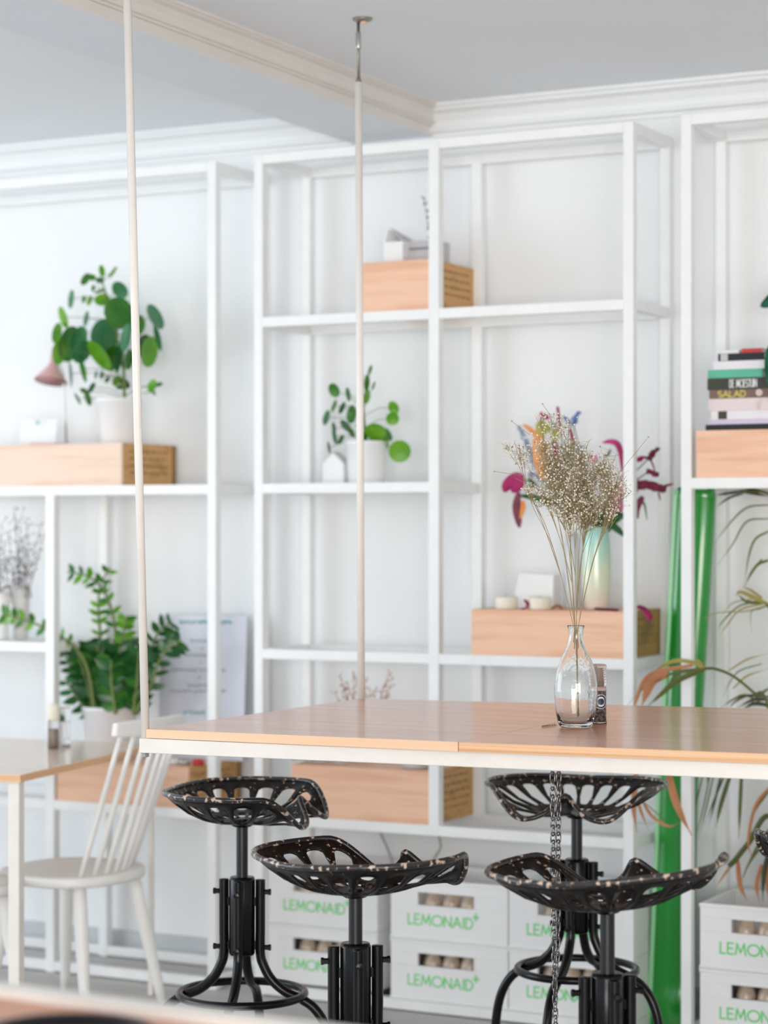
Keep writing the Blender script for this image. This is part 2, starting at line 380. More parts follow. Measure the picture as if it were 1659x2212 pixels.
# ------------------------------------------------------------------ wooden wine crates
def crate_box(label, x0, x1, z0, h, y0=YF-.012, d=.335, front='pine', end='pine_end', marks=True):
    t = thing('wooden_box', label, 'box', ((x0+x1)/2, y0+d/2, z0), 'wooden wine boxes on the shelf frames'); th = .012
    y1 = y0+d; z1 = z0+h
    MB().box((x0,y0,z0),(x1,y0+th,z1)).build('front_board', front, t, bevel=.001)
    MB().box((x0,y1-th,z0),(x1,y1,z1)).build('back_board', front, t)
    MB().box((x1-th,y0+th,z0),(x1,y1-th,z1)).build('end_board', end, t)
    MB().box((x0,y0+th,z0),(x0+th,y1-th,z1)).build('end_board', end, t)
    MB().box((x0+th,y0+th,z0),(x1-th,y1-th,z0+th)).build('bottom_board', end, t)
    MB().box((x0+th,y0+th,z1-th),(x1-th,y1-th,z1-.001)).build('top_board', front, t)
    MB().box((x1-.004,y1-.022,z0),(x1+.002,y1+.001,z1)).build('corner_strip', 'pine_dark_edge', t)
    if marks:     # burnt marks on the end
        mb = MB(); rnd = random.Random(int(x0*1000))
        for k in range(5):
            y = y0+.05; z = z1-.03-k*.024
            if z < z0+.03: break
            while y < y1-.07:
                l = rnd.uniform(.01,.035); mb.box((x1,y,z),(x1+.0012,min(y+l,y1-.05),z+.006)); y += l+.012
        mb.build('burnt_marks', 'pine_dark_edge', t)
    return t
def Xat(px, Y): return at(px, 1100, Y).x
yf = YF-.012
bA = crate_box('pale wooden box under the pink lamp and tall leafy pot', -4.95, Xat(262,yf), ZL[1]+SH, .142, front='pine_pale')
bB = crate_box('wooden box at the top shelf with a white carton in it, underside showing', Xat(775,yf), Xat(932,yf), ZL[0]+SH, .155)
bC = crate_box('wooden box below the lily bouquet, olive stained end', Xat(1018,yf), Xat(1346,yf), ZL[2]+SH, .140, end='pine_end_olive', d=.33)
bD = crate_box('wooden box with streaky grain on the low shelf under the hanging table', Xat(630,yf), Xat(931,yf), ZL[3]+SH, .165)
bE = crate_box('wooden box behind the white chair, under the fleshy green plant', Xat(124,yf), Xat(406,yf), ZL[3]+SH, .135)
bF = crate_box('wooden box under the stack of books at the right edge', XU3+.03, -1.35, 1.635+SH, .138)

# ------------------------------------------------------------------ bottle crates
def bottle_crate():
    W, D, H = .40, .30, .188; th = .012
    t = thing('bottle_crate', 'x', 'crate', (0,0,0), 'white bottle crates with green lettering')
    sx0, sx1, sz0, sz1 = .095, .287, .108, .148
    mb = MB(); mb.box((0,0,0),(W,th,sz0)); mb.box((0,0,sz1),(W,th,H)); mb.box((0,0,sz0),(sx0,th,sz1)); mb.box((sx1,0,sz0),(W,th,sz1))
    mb.box((-.002,-.003,H-.010),(W+.002,0,H)); mb.box((-.002,-.003,0),(W+.002,0,.008))
    mb.box((0,th,0),(th,D,H)); mb.box((W-th,th,0),(W,D,H)); mb.box((th,D-th,0),(W-th,D,H)); mb.box((th,th,0),(W-th,D-th,th))
    mb.build('body', 'white_plastic', t, bevel=.0015)
    fr = MB(); f = .004
    fr.box((sx0-f,-.002,sz0-f),(sx1+f,0,sz0)); fr.box((sx0-f,-.002,sz1),(sx1+f,0,sz1+f)); fr.box((sx0-f,-.002,sz0),(sx0,0,sz1)); fr.box((sx1,-.002,sz0),(sx1+f,0,sz1))
    fr.build('handle_frame', 'white_plastic', t)
    mb = MB(); wd = letters(mb, 'LEMONAID', (.062,0,.048), NX, UP, NY, .031, .0050, .17, 1.15)
    letters(mb, '+', (.062+wd-.004,0,.050), NX, UP, NY, .040, .0055)
    mb.build('lettering', 'green_ink', t)
    return t
CR = bottle_crate(); crate_n = [0]
BT = thing('glass_bottle', 'brown glass bottle seen through the handle slot of a white crate', 'bottle', (0,0,0), 'bottles inside the white crates')
MB().lathe([(.001,0),(.029,0),(.030,.01),(.030,.100),(.024,.118),(.0135,.138),(.0125,.156)], n=16).build('bottle_body', 'amber_glass', BT, smooth=True)
MB().lathe([(.0145,.152),(.0145,.164),(.012,.167),(0,.167)], n=14).build('bottle_cap', 'bottle_cap', BT, smooth=True)
def put_crate(x, y, z, label):
    c = CR if crate_n[0] == 0 else copy_tree(CR); c.location = (x, y, z); c['label'] = label
    for i, fx in enumerate((.125, .188, .252)):
        b = BT if crate_n[0] == 0 and i == 0 else copy_tree(BT); b.location = (x+fx, y+.046+.004*(i%2), z+.012)
    crate_n[0] += 1
ycr = 6.19; zc = T+.005
xB = Xat(844, ycr); xC = xB+.404; xA = Xat(815, ycr+.05)-.40; xD = Xat(1512, ycr-.02)
EX = {(xA,0): 'lower white bottle crate at the left end under the middle shelf frame', (xA,1): 'upper white bottle crate at the left end under the middle shelf frame',
      (xB,0): 'lower white bottle crate between two black stools, whole green word visible', (xB,1): 'upper white bottle crate between two black stools, whole green word visible',
      (xC,0): 'lower white bottle crate behind the hanging chain', (xC,1): 'upper white bottle crate behind the hanging chain',
      (xD,0): 'lower white bottle crate right of the green board', (xD,1): 'upper white bottle crate right of the green board, under the reedy plant'}
for (x, k), lab in EX.items():
    put_crate(x, ycr + (.05 if x == xA else -.02 if x == xD else 0), zc+k*.189, lab)
# loose cables hanging behind the middle frame
for pts, lab in (([(822,1800),(838,1835),(848,1868),(842,1900)], 'thin cable hanging above the crate, left of the two under the low shelf'),
                 ([(948,1806),(952,1830),(940,1852),(930,1880)], 'thin curved cable hanging near the middle post under the low shelf')):
    o = MB().tube(smooth_path([at(x,y,6.46) for x, y in pts]), .0035, 8).build('cable', 'cable', smooth=True); tag(o, lab, 'cable')

# ------------------------------------------------------------------ hanging bar table
ZT = 1.05
NL = onz(316,1575,ZT); FL = onz(779,1509,ZT); NRs = onz(1659,1627,ZT); FRs = onz(1659,1531,ZT)
ux = (NRs-NL).normalized(); NR = NL+ux*2.6; FR = FL+(FRs-FL).normalized()*2.6
tb = thing('hanging_table', 'long copper brown bar table hung from the ceiling on white rods', 'table', (NL+NR+FL+FR)/4)
def slab(poly, z0, z1, name, mats, **k):
    mb = MB(); mb.prism([Vector((p.x,p.y,z0)) for p in poly], [Vector((p.x,p.y,z1)) for p in poly])
    o = mb.build(name, mats, tb, **k)
    for p in o.data.polygons:
        if abs(p.normal.z) > .5: p.material_index = 1
    return o
ply = .020
Sn = onz(990,1603,ZT); tpar = (Sn-NL).length/2.6
Sf = FL.lerp(FR, tpar)
g = ux*.0012
slab([NL, Sn-g, Sf-g, FL], ZT-ply, ZT, 'table_top', ['ply_edge_plain','laminate'])
slab([Sn+g, NR, FR, Sf+g], ZT-ply, ZT, 'table_top', ['ply_edge','laminate'])
fz0, fz1 = ZT-ply-.034, ZT-ply-.001
uy = (FL-NL).normalized()
def frame_rail(p, q, name='frame_rail'):
    zz = (fz0+fz1)/2
    MB().bar(Vector((p.x,p.y,zz)), Vector((q.x,q.y,zz)), .034, fz1-fz0).build(name, 'cream_metal', tb, bevel=.002)
o1 = NL+uy*.014-ux*.010; o2 = NR+uy*.014; frame_rail(o1-ux*.008, o2)
frame_rail(FL-uy*.02, FR-uy*.02)
frame_rail(NL+ux*.012+uy*.033, FL+ux*.012-uy*.04)
for k in (.33, .66): frame_rail(NL.lerp(NR,k)+uy*.033, FL.lerp(FR,k)-uy*.04, 'cross_rail')
def rod(b, tpt, pxlab, short):
    b = Vector(b); tpt = Vector(tpt)
    r = MB().tube([b, b.lerp(tpt, short)], .0095, 14).build('hanger_rod', 'cream_metal', tb, smooth=True); return r
# near left rod, leaves the top of the picture
nb = NL-ux*.012+uy*.016; nb.z = fz1
nt_ = dep(275, 0, (nb-C0).dot(F)); d = (nt_-nb).normalized(); ntop = nb + d*((ZC-nb.z)/d.z)
rod(nb, ntop, '', .93)
MB().tube([nb.lerp(ntop,.93), ntop], .004, 10).build('threaded_rod', 'old_steel', tb, smooth=True)
MB().lathe([(0,-.008),(.028,-.008),(.030,0),(.0,0)], ntop, 20).build('ceiling_plate', 'old_steel', tb, smooth=True)
MB().lathe([(.0,-.012),(.009,-.010),(.009,-.003),(.012,-.002),(.012,0)], (nb.x,nb.y,fz0), 6).build('nut', 'steel', tb)
# far left rod with its turnbuckle and ceiling plate
fb = FL+ux*.008-uy*.012; fb.z = fz1; ft = onz(774,42,ZC)
def fl(y): return ft.lerp(fb, (y-42)/(1509-42))
MB().tube([fb, fl(180)], .0098, 14).build('hanger_rod', 'cream_metal', tb, smooth=True)
MB().tube([fl(184), fl(176), fl(166)], [.0085,.008,.004], 12).build('rod_coupling', 'old_steel', tb, smooth=True)
MB().tube([fl(168), ft], .0045, 10).build('threaded_rod', 'old_steel', tb, smooth=True)
MB().tube([fl(107), fl(104), fl(72), fl(69)], [.006,.0075,.0075,.006], 12).build('turnbuckle', 'steel', tb, smooth=True)
pc = onz(783,40,ZC)
MB().lathe([(0,-.010),(.014,-.010),(.026,-.005),(.027,0),(0,0)], pc, 24).build('ceiling_plate', 'old_steel', tb, smooth=True)
MB().lathe([(0,-.014),(.009,-.013),(.010,-.006)], pc+NX*.004, 8).build('ceiling_hook', 'pine', tb, smooth=True)

# ------------------------------------------------------------------ tractor seat stools
def sstep(a, b, x):
    t = max(0, min(1, (x-a)/(b-a))); return t*t*(3-2*t)
ZSEAT = .695     # underside of the pan at its centre
def seat_pt(phi, r, h0=0):
    a = abs(phi)
    pw = 2.5 if abs(phi) < PI/2 else 2.1; Rr = (abs(math.cos(phi)/.188)**pw+abs(math.sin(phi)/.238)**pw)**(-1/pw)
    Rr *= 1 + .07*math.exp(-((a-.58)/.35)**2) - .20*math.exp(-(a/.22)**2)
    hr = .017 + .067*sstep(.50, 1.08, a) - .006*sstep(2.2, 3.14, a) + .040*math.exp(-(a/.19)**2)
    if hr > 0: h = hr*r**2.8
    else: h = hr*r**3.2
    h += .010*math.exp(-(a/.35)**2)*r - .012*math.exp(-((a-.50)/.26)**2)*(max(0, r-.75)/.25)**1.4
    return Vector((Rr*r*math.cos(phi), Rr*r*math.sin(phi), h+h0))
def make_seat(par):
    N = 20; SUB = 10; cols = N*SUB
    lv0 = [.0,.10,.20]; mb = MB(); idx = {}
    def rows(c):
        k = c % SUB; t = abs((k-5)/4.0)   # the slot spans columns 2 to 8
        t = min(1, t); e = max(0, 1-t**3.2)**(1/3.2)
        return [.10,.20, .33-.075*e, .33+.075*e, .46, .705-.195*e, .705+.195*e, .94, 1.0], t
    phi = lambda c: 2*PI*(c+.5*SUB)/cols
    ctr = len(mb.v); mb.v.append(seat_pt(0,0,0)*0+Vector((0,0,0)))
    ring = []
    for c in range(cols):
        rr, t = rows(c); p = phi(c); p = (p+PI)%(2*PI)-PI; b = len(mb.v)
        for r in rr: mb.v.append(seat_pt(p, r))
        ring.append(b)
    for c in range(cols):
        a = ring[c]; b = ring[(c+1)%cols]; k = c % SUB
        pm = (phi(c+.5)+PI)%(2*PI)-PI
        mb.f.append((ctr, a, b)); mb.m.append(0)
        for i in range(8):
            slot = 1 <= k <= 8
            if i in (2, 5) and slot and abs(pm) > .26: continue
            if i in (2, 5) and (k == 0 or k == 7): pass
            mb.f.append((a+i, a+i+1, b+i+1, b+i)); mb.m.append(0)
    # merge coincident points
    o = mb.build('seat', ['black_seat_top','black_seat'], par, smooth=True)
    import bmesh
    bm_ = bmesh.new(); bm_.from_mesh(o.data); bmesh.ops.remove_doubles(bm_, verts=bm_.verts, dist=.0004)
    bmesh.ops.dissolve_degenerate(bm_, edges=bm_.edges, dist=.0002); bmesh.ops.recalc_face_normals(bm_, faces=bm_.faces)
    if sum(f.normal.z for f in bm_.faces) < 0: bmesh.ops.reverse_faces(bm_, faces=bm_.faces)
    bm_.to_mesh(o.data); bm_.free()
    q = o.modifiers.new('s', 'SOLIDIFY'); q.thickness = .0045; q.offset = -1; q.material_offset = 1; q.material_offset_rim = 1
    o.location = (0,0,ZSEAT)
    rim = MB().tube([seat_pt(2*PI*i/120-PI, 1.0)+Vector((0,0,ZSEAT-.003)) for i in range(120)], .0068, 10, closed=True)
    rim.build('seat_rim', 'seat_rim', par, smooth=True)
    return o
def stool(label):
    t = thing('bar_stool', label, 'stool', (0,0,0), 'black bar stools with pierced metal seats')
    make_seat(t)
    # threaded spindle
    n = 150; pts = []; rr = []
    for i in range(n): pts.append((0,0,.42+(.70-.42)*i/(n-1))); rr.append(.0155 if i % 2 else .0138)
    sp = MB().tube(pts, rr, 16); sp.build('spindle', 'thread', t, smooth=True)
    MB().lathe([(0,.680),(.022,.681),(.030,.686),(.032,.694)], n=24).build('seat_flange', 'black_metal', t, smooth=True)
    for a in (.5, 2.1, 3.7, 5.3):
        MB().lathe([(0,.687),(.005,.688),(.005,.700)], (.052*math.cos(a),.052*math.sin(a),0), 6).build('seat_bolt', 'thread', t)
    MB().lathe([(.016,.425),(.030,.425),(.033,.43),(.033,.615),(.030,.622),(.016,.622)], n=28).build('hub', 'black_metal', t, smooth=True)
    for k in range(4):
        a = k*PI/2; dx, dy = math.cos(a), math.sin(a)
        prof = [(.047,.616),(.047,.60),(.047,.50),(.047,.43),(.055,.40),(.075,.365),(.110,.335),(.150,.318),(.185,.295),(.212,.255),(.228,.20),(.236,.12),(.240,.008)]
        pp = smooth_path([(r*dx, r*dy, z) for r, z in prof], 5)
        lg = MB().tube(pp, .0125, 12).build('leg', 'black_metal', t, smooth=True)
        MB().lathe([(.0,0),(.017,0),(.018,.004),(.014,.022),(.0,.022)], (.240*dx,.240*dy,0), 16).build('foot', 'black_metal', lg, smooth=True)
        for z in (.585, .445):
            ax = Vector((0,0,1)).rotation_difference(Vector((dx,dy,0))).to_matrix()
            MB().lathe([(.0,0),(.0065,0),(.0065,.012),(.008,.012),(.008,.018),(0,.019)], (.056*dx,.056*dy,z), 6, axis=ax).build('bolt', 'black_metal', t)
        MB().bar((.030*dx,.030*dy,.56),(.045*dx,.045*dy,.56),.014,.02).build('bracket', 'black_metal', t)
        MB().bar((.030*dx,.030*dy,.45),(.045*dx,.045*dy,.45),.014,.02).build('bracket', 'black_metal', t)
    MB().tube([(.158*math.cos(2*PI*i/64), .158*math.sin(2*PI*i/64), .327) for i in range(64)], .0105, 12, closed=True).build('foot_ring', 'black_metal', t, smooth=True)
    return t
S0 = stool('x'); STOOLS = [copy_tree(S0) for _ in range(4)] + [S0]
def put_stool(px, D, face, label, dz=0, legrot=0, tilt=0, tiltax=0):
    s = STOOLS.pop(0)
    p = dep(px, HY, D); s.location = (p.x, p.y, 0); s['label'] = label
    s.rotation_euler = (0, 0, TH+math.radians(legrot))
    for k in kids(s):
        if k.name.split('.')[0] in ('seat', 'seat_rim', 'seat_flange', 'seat_bolt', 'spindle'):
            rot = Matrix.Rotation(math.radians(face-legrot), 4, 'Z')
            tl = Matrix.Rotation(math.radians(tilt), 4, Vector((math.cos(math.radians(tiltax-legrot)), math.sin(math.radians(tiltax-legrot)), 0)))
            if k.name.split('.')[0] == 'spindle': tl = Matrix.Identity(4)
            T0 = Matrix.Translation((0,0,ZSEAT)); 
            k.matrix_basis = Matrix.Translation((0,0,dz)) @ T0 @ tl @ T0.inverted() @ rot @ k.matrix_basis
    return s
put_stool(523, 5.62, -14, 'black tractor seat bar stool at the far left corner under the table', legrot=-8, dz=.068)
put_stool(768, 4.72, 44, 'black bar stool in front, chipped seat facing away below the table, centre of the photo', legrot=8, tilt=-1.5, tiltax=90, dz=.038)
put_stool(1246, 5.93, -106, 'black bar stool beyond the table behind the chain, both front lobes showing', legrot=-45+20, dz=.049)
put_stool(1312, 4.40, 60, 'black bar stool nearest the camera on the right with heavily chipped seat edge', legrot=12, tilt=-5, tiltax=90, dz=.060)
put_stool(1850, 5.35, 120, 'black bar stool cut off by the right edge, only its seat tip showing', legrot=20)

# ------------------------------------------------------------------ chain
ct = thing('chain', 'thin steel chain hanging below the table edge in two strands', 'chain', dep(1198, HY, 5.0)-UP*(EYE-1.0))
def link(a, b, flip):
    a = Vector(a); b = Vector(b); d = (b-a); L = d.length*.5+.004; c = (a+b)/2; d.normalize()
    s1 = (R if flip else F); s1 = (s1*.86 + (F if flip else R)*.5).normalized(); wd = .0062; pts = []
    for i in range(16):
        t = 2*PI*i/16; x = math.cos(t); y = math.sin(t)
        pts.append(c + s1*wd*x*(1 if abs(y) < .8 else .8) + d*((L-wd)*(1 if y > 0 else -1)*min(1, abs(y)*2.5) + wd*y))
    return MB().tube(pts, .0017, 6, closed=True)
proto = None; dC = 5.0
def strand(path, pitch=.0165):
    pts = [dep(x, y, dC+dd) for x, y, dd in path]; pl = []
    for a, b in zip(pts, pts[1:]):
        n = max(1, round((b-a).length/pitch)); pl += [a.lerp(b, i/n) for i in range(n)]
    pl.append(pts[-1])
    for i in range(len(pl)-1): link(pl[i], pl[i+1], i % 2).build('link', 'chain_steel', ct, smooth=True)
strand([(1193,1655,0),(1196,1900,0),(1197,2060,0),(1200,2212,0),(1203,2300,0)])
strand([(1207,1655,.01),(1206,1850,.01),(1204,2060,.01),(1199,2125,.012)])

# ------------------------------------------------------------------ white spindle chairs
def chair():
    t = thing('spindle_chair', 'x', 'chair', (0,0,0), 'white wooden spindle chairs')
    n = 40; pr = []
    for i in range(n):
        a = 2*PI*i/n; x = .205*math.cos(a); y = .215*math.sin(a)
        k = (abs(math.cos(a))**2.6+abs(math.sin(a))**2.6)**(-1/2.6); pr.append((x*k, y*k))
    mb = MB(); lv = [(.93,.418),(.985,.422),(1,.432),(1,.446),(.97,.452),(.75,.449),(.3,.444)]
    for s_, z in lv: mb.v += [Vector((x*s_, y*s_, z)) for x, y in pr]
    for i in range(len(lv)-1):
        for j in range(n): a = i*n; mb.f.append((a+j, a+(j+1)%n, a+n+(j+1)%n, a+n+j)); mb.m.append(0)
    mb.f.append(tuple(reversed(range(n)))); mb.f.append(tuple((len(lv)-1)*n+j for j in range(n))); mb.m += [0, 0]
    mb.build('seat', 'white_wood', t, smooth=True)
    for sx, sy in ((-1,-1),(-1,1),(1,-1),(1,1)):
        a = Vector((.13*sx,.135*sy,.425)); b = Vector(((.205 if sx > 0 else .185)*sx,.195*sy,0))
        pts = [a.lerp(b, k/6) for k in range(7)]
        MB().tube(pts, [.021,.0215,.0215,.020,.018,.0155,.013], 14).build('leg', 'white_wood', t, smooth=True)
    def rp(u): return Vector((.320-.030*u*u, .175*u, .905))
    mb = MB(); m = 14
    for i in range(m+1):
        u = -1+2*i/m; p = rp(u); h = .026-.006*abs(u)**3
        mb.v += [p+Vector((-.010,0,-h)), p+Vector((.010,0,-h)), p+Vector((.016,0,h)), p+Vector((-.004,0,h))]
    for i in range(m):
        for j in range(4): a = 4*i; mb.f.append((a+j, a+4+j, a+4+(j+1)%4, a+(j+1)%4)); mb.m.append(0)
    mb.f += [(0,1,2,3), (4*m+3,4*m+2,4*m+1,4*m)]; mb.m += [0, 0]
    mb.build('crest_rail', 'white_wood', t, smooth=False, bevel=.004)
    for i in range(7):
        u = -.86+1.72*i/6; b = Vector((.165-.05*u*u, .145*u, .445)); p = rp(u)+Vector((.0,0,-.02))
        MB().tube([b.lerp(p, k/4) for k in range(5)], [.008,.0095,.0095,.0085,.007], 10).build('spindle', 'white_wood', t, smooth=True)
    return t
ch = chair(); ch.location = (-4.01, 5.69, 0); ch.rotation_euler.z = math.radians(-3)
ch['label'] = 'white spindle back chair behind the corner of the hanging table'
c2 = copy_tree(ch); p = dep(-125, HY, 6.62); c2.location = (p.x, p.y, 0); c2.rotation_euler.z = math.radians(150)
c2['label'] = 'white spindle back chair cut off by the left edge, only a leg showing'

# ------------------------------------------------------------------ pale side table on the left
ZS = .81
pn = onz(44,1674,ZS); pf = onz(347,1605,ZS); vy = (pf-pn).normalized(); vx = Vector((vy.y,-vy.x,0)); W = 1.3
stt = thing('side_table', 'pale birch table with white square legs on the left', 'table', (pn.x-.6, (pn.y+pf.y)/2, 0))
poly = [pn-vx*W, pn, pf, pf-vx*W]
o = MB().prism([Vector((p.x,p.y,ZS-.022)) for p in poly], [Vector((p.x,p.y,ZS)) for p in poly]).build('table_top', ['ply_edge','birch'], stt, bevel=.001)
for p in o.data.polygons:
    if abs(p.normal.z) > .5: p.material_index = 1
for q in (pn-vx*.028+vy*.03, pf-vx*.02-vy*.03, pn-vx*(W-.03)+vy*.03, pf-vx*(W-.03)-vy*.03):
    wd = .034 if q.y < 5.6 else .016
    MB().bar((q.x,q.y,0),(q.x,q.y,ZS-.022), wd, wd, side=vy).build('leg', 'cream_metal', stt, bevel=.002)
# the two glass mills on it
def jar(px, py, zb, r, h, fill_h, label, fmat, capmat='clear_plastic'):
    c = onz(px, py, zb); t = thing('glass_mill', label, 'mill', (c.x,c.y,zb))
    MB().lathe([(.0,.001),(r,.001),(r,.02),(r*.92,h*.62),(r*.9,h*.64),(0,h*.64)], c, 24).build('glass_body', 'clear_plastic', t, smooth=True)
    MB().lathe([(.0,.004),(r*.86,.004),(r*.8,fill_h),(0,fill_h)], c, 20).build('filling', fmat, t, smooth=True)
    MB().lathe([(r*.9,h*.645),(r*.97,h*.66),(r*.97,h*.96),(r*.9,h),(0,h)], c, 24).build('mill_cap', capmat, t, smooth=True)
    return t
jar(115, 1617, ZS, .018, .14, .062, 'small glass mill with brown filling on the pale side table', 'salt', 'candle')
jar(140, 1613, ZS, .018, .125, .01, 'nearly empty clear mill beside the brown one on the pale side table', 'paper')

# ------------------------------------------------------------------ table in the foreground
ZF = .88
a = onz(-22,2116,ZF); b = onz(560,2190,ZF); fx = (b-a).normalized(); fy = Vector((fx.y,-fx.x,0))   # fy towards the camera
ft_ = thing('foreground_table', 'copper topped table with raised cream edge, blurred in the bottom left corner', 'table', a+fx*.5)
def fbar(p, q): MB().bar(Vector((p.x,p.y,ZF-.02)), Vector((q.x,q.y,ZF-.02)), .042, .04).build('frame_rail', 'cream_metal', ft_, bevel=.003)
L1 = 1.5; W1 = .75; i_ = .021
fbar(a+fy*i_, a+fx*L1+fy*i_); fbar(a+fy*(W1-i_), a+fx*L1+fy*(W1-i_)); fbar(a+fx*i_+fy*.042, a+fx*i_+fy*(W1-.042)); fbar(a+fx*(L1-i_)+fy*.042, a+fx*(L1-i_)+fy*(W1-.042))
q = [a+fx*.043+fy*.043, a+fx*(L1-.043)+fy*.043, a+fx*(L1-.043)+fy*(W1-.043), a+fx*.043+fy*(W1-.043)]
zt = ZF-.013
MB().prism([Vector((p.x,p.y,zt-.02)) for p in reversed(q)], [Vector((p.x,p.y,zt)) for p in reversed(q)]).build('table_top', 'laminate_front', ft_)
for q in (a+fx*.03+fy*.03, a+fx*(L1-.03)+fy*.03, a+fx*.03+fy*(W1-.03), a+fx*(L1-.03)+fy*(W1-.03)):
    MB().bar((q.x,q.y,0),(q.x,q.y,ZF-.04), .04, .04, side=fx).build('leg', 'cream_metal', ft_, bevel=.002)
c = dep(140, HY, 2.665); c.z = zt
o = MB().lathe([(0,.001),(.06,.001),(.065,.004),(.105,.022),(.112,.028),(.110,.030),(.102,.026),(.06,.010),(0,.008)], c, 48).build('plate', 'black_glaze', None, smooth=True)
tag(o, 'glossy black dish blurred on the copper topped foreground table', 'dish')

# ------------------------------------------------------------------ glass vase with dried gypsophila, pepper mill
VB = onz(1244, 1571, ZT)
vt = thing('glass_vase', 'clear glass bottle vase on the hanging table', 'vase', VB)
out = [(0,.0005),(.031,.0005),(.036,.004),(.040,.014),(.0445,.040),(.0475,.080),(.0468,.100),(.043,.125),(.0355,.150),(.0265,.170),(.0195,.186),(.0163,.200),(.0155,.210),(.0165,.222),(.0190,.2305),(.0188,.2318)]
inn = [(.0176,.2318),(.0172,.2305),(.0148,.221),(.0130,.210),(.0138,.200),(.0170,.186),(.024,.170),(.033,.150),(.0405,.125),(.0445,.100),(.0452,.080),(.042,.040),(.036,.016),(.026,.011),(0,.011)]
MB().lathe(out+inn, VB, 56, sq=2.5).build('glass_body', 'clear_glass', vt, smooth=True)
gy = thing('dried_flowers', 'bunch of dried cream gypsophila in the clear glass vase', 'flowers', VB)
rnd = random.Random(3)
def Zm5(zx, zy): return 1000+zx/3.318, 840+zy/3.318
DV = (VB-C0).dot(F)
def g5(zx, zy, dd=0): x, y = Zm5(zx, zy); return dep(x, y, DV+dd)
GN = 2.1; mainp = []
clusters = [(700,250,90,70),(590,380,100,110),(560,195,45,24),(400,470,80,46),(770,450,110,130),(690,620,130,170),(860,650,140,190),(1000,560,100,90),(1080,690,90,90),(590,770,70,60),(760,790,120,150),(900,820,120,150),(1050,830,80,70),(890,930,80,70),(770,900,70,70),(1060,900,36,18),(480,720,45,22),(345,420,60,26),(860,500,90,60),(640,500,90,80)]
stems = MB(); blo = MB(); bud = MB(); mouth = g5(812, 1712)
mains = [(655,1370),(720,1240),(740,1150),(900,1200),(930,1180),(775,1420),(885,1440),(700,1500),(600,1020),(760,1000)]
for ci, (x, y, r, n) in enumerate(clusters):
    dd = rnd.uniform(-.04,.04); c = g5(x, y, dd)
    mx = 812+(x-812)*.42+rnd.uniform(-12,12); my = 1712+(y-1712)*.45
    mouth_i = g5(812+(x-812)*.045+rnd.uniform(-8,8), 1715)
    base = VB + Vector((rnd.uniform(-.006,.010), rnd.uniform(-.01,.01), .02)) + R*rnd.uniform(.0,.018)
    if ci % 4: base = mouth_i-UP*rnd.uniform(.02,.06)+R*rnd.uniform(-.002,.004)
    path = smooth_path([base, base.lerp(mouth_i,.85)-(mouth_i-VB-UP*(mouth_i.z-VB.z))*.3, mouth_i, g5(mx, my, dd*.5), g5(812+(x-812)*.78, 1712+(y-1712)*.72, dd*.8), c], 6)
    if ci < 9: mainp.append(path)
    else:
        bp = min((p for p in mainp), key=lambda p: (p[len(p)*3//5]-path[len(path)*3//5]).length); jn = bp[int(len(bp)*rnd.uniform(.45,.62))]
        path = smooth_path([jn, jn.lerp(c,.35)+UP*.012, jn.lerp(c,.7)+UP*.006, c], 8)
    stems.tube(path, [max(.0005, .0010-.0006*i/len(path)) for i in range(len(path))], 5)
    n = int(n*GN*(.55 if y < 480 else 1)); nt = max(3, n//14); twigs = []
    for k in range(nt):
        st = path[rnd.randint(int(len(path)*(.74 if ci < 9 else .45)), len(path)-2)]
        e = g5(x+rnd.gauss(0,r*.72), y+rnd.gauss(0,r*.6), dd+rnd.uniform(-.03,.03)); m = st.lerp(e,.5)+UP*rnd.uniform(-.008,.003)
        stems.tube([st, m, e], [.0006,.0005,.0004], 4, cap=False); twigs.append((st, m, e))
    for k in range(n):
        e0 = rnd.choice(twigs); s0 = e0[1].lerp(e0[2], rnd.random())
        f = g5(x+rnd.gauss(0,r*.66), y+rnd.gauss(0,r*.55), dd+rnd.uniform(-.045,.045))
        if (f-s0).length > .06: f = s0+(f-s0).normalized()*rnd.uniform(.02,.06)
        stems.tube([s0, f], [.00028,.00022], 3, cap=False)
        (bud if rnd.random() < .18 else blo).ball(f, rnd.uniform(.0014,.0027))
for zx, zy, bx, by in ((225,592,420,620),(350,232,480,330),(570,108,640,210),(1330,345,1120,600)):
    stems.tube([g5(bx,by), g5(zx,zy)], [.0005,.0004], 4); bud.ball(g5(zx,zy), .0022)
stems.build('stems', 'dried_stem', gy)
a_ = blo.build('blossoms', 'blossom', gy); a_['kind'] = 'stuff'
a_ = bud.build('buds', 'blossom_bud', gy); a_['kind'] = 'stuff'
sprig = MB()
for k in range(7):
    p = onz(1172+k*4.2, 1571-k*.6, ZT)+UP*.002; sprig.tube([p, p+Vector((rnd.uniform(-.006,.006), rnd.uniform(-.01,.01), .002))], .0007, 4); sprig.ball(p+UP*.001, .0018)
sprig.tube([onz(1170,1571,ZT)+UP*.0012, onz(1202,1567,ZT)+UP*.0012], .0007, 4)
tag(sprig.build('fallen_sprig', 'dried_stem'), 'tiny dried sprig fallen on the table left of the clear vase', 'twig')

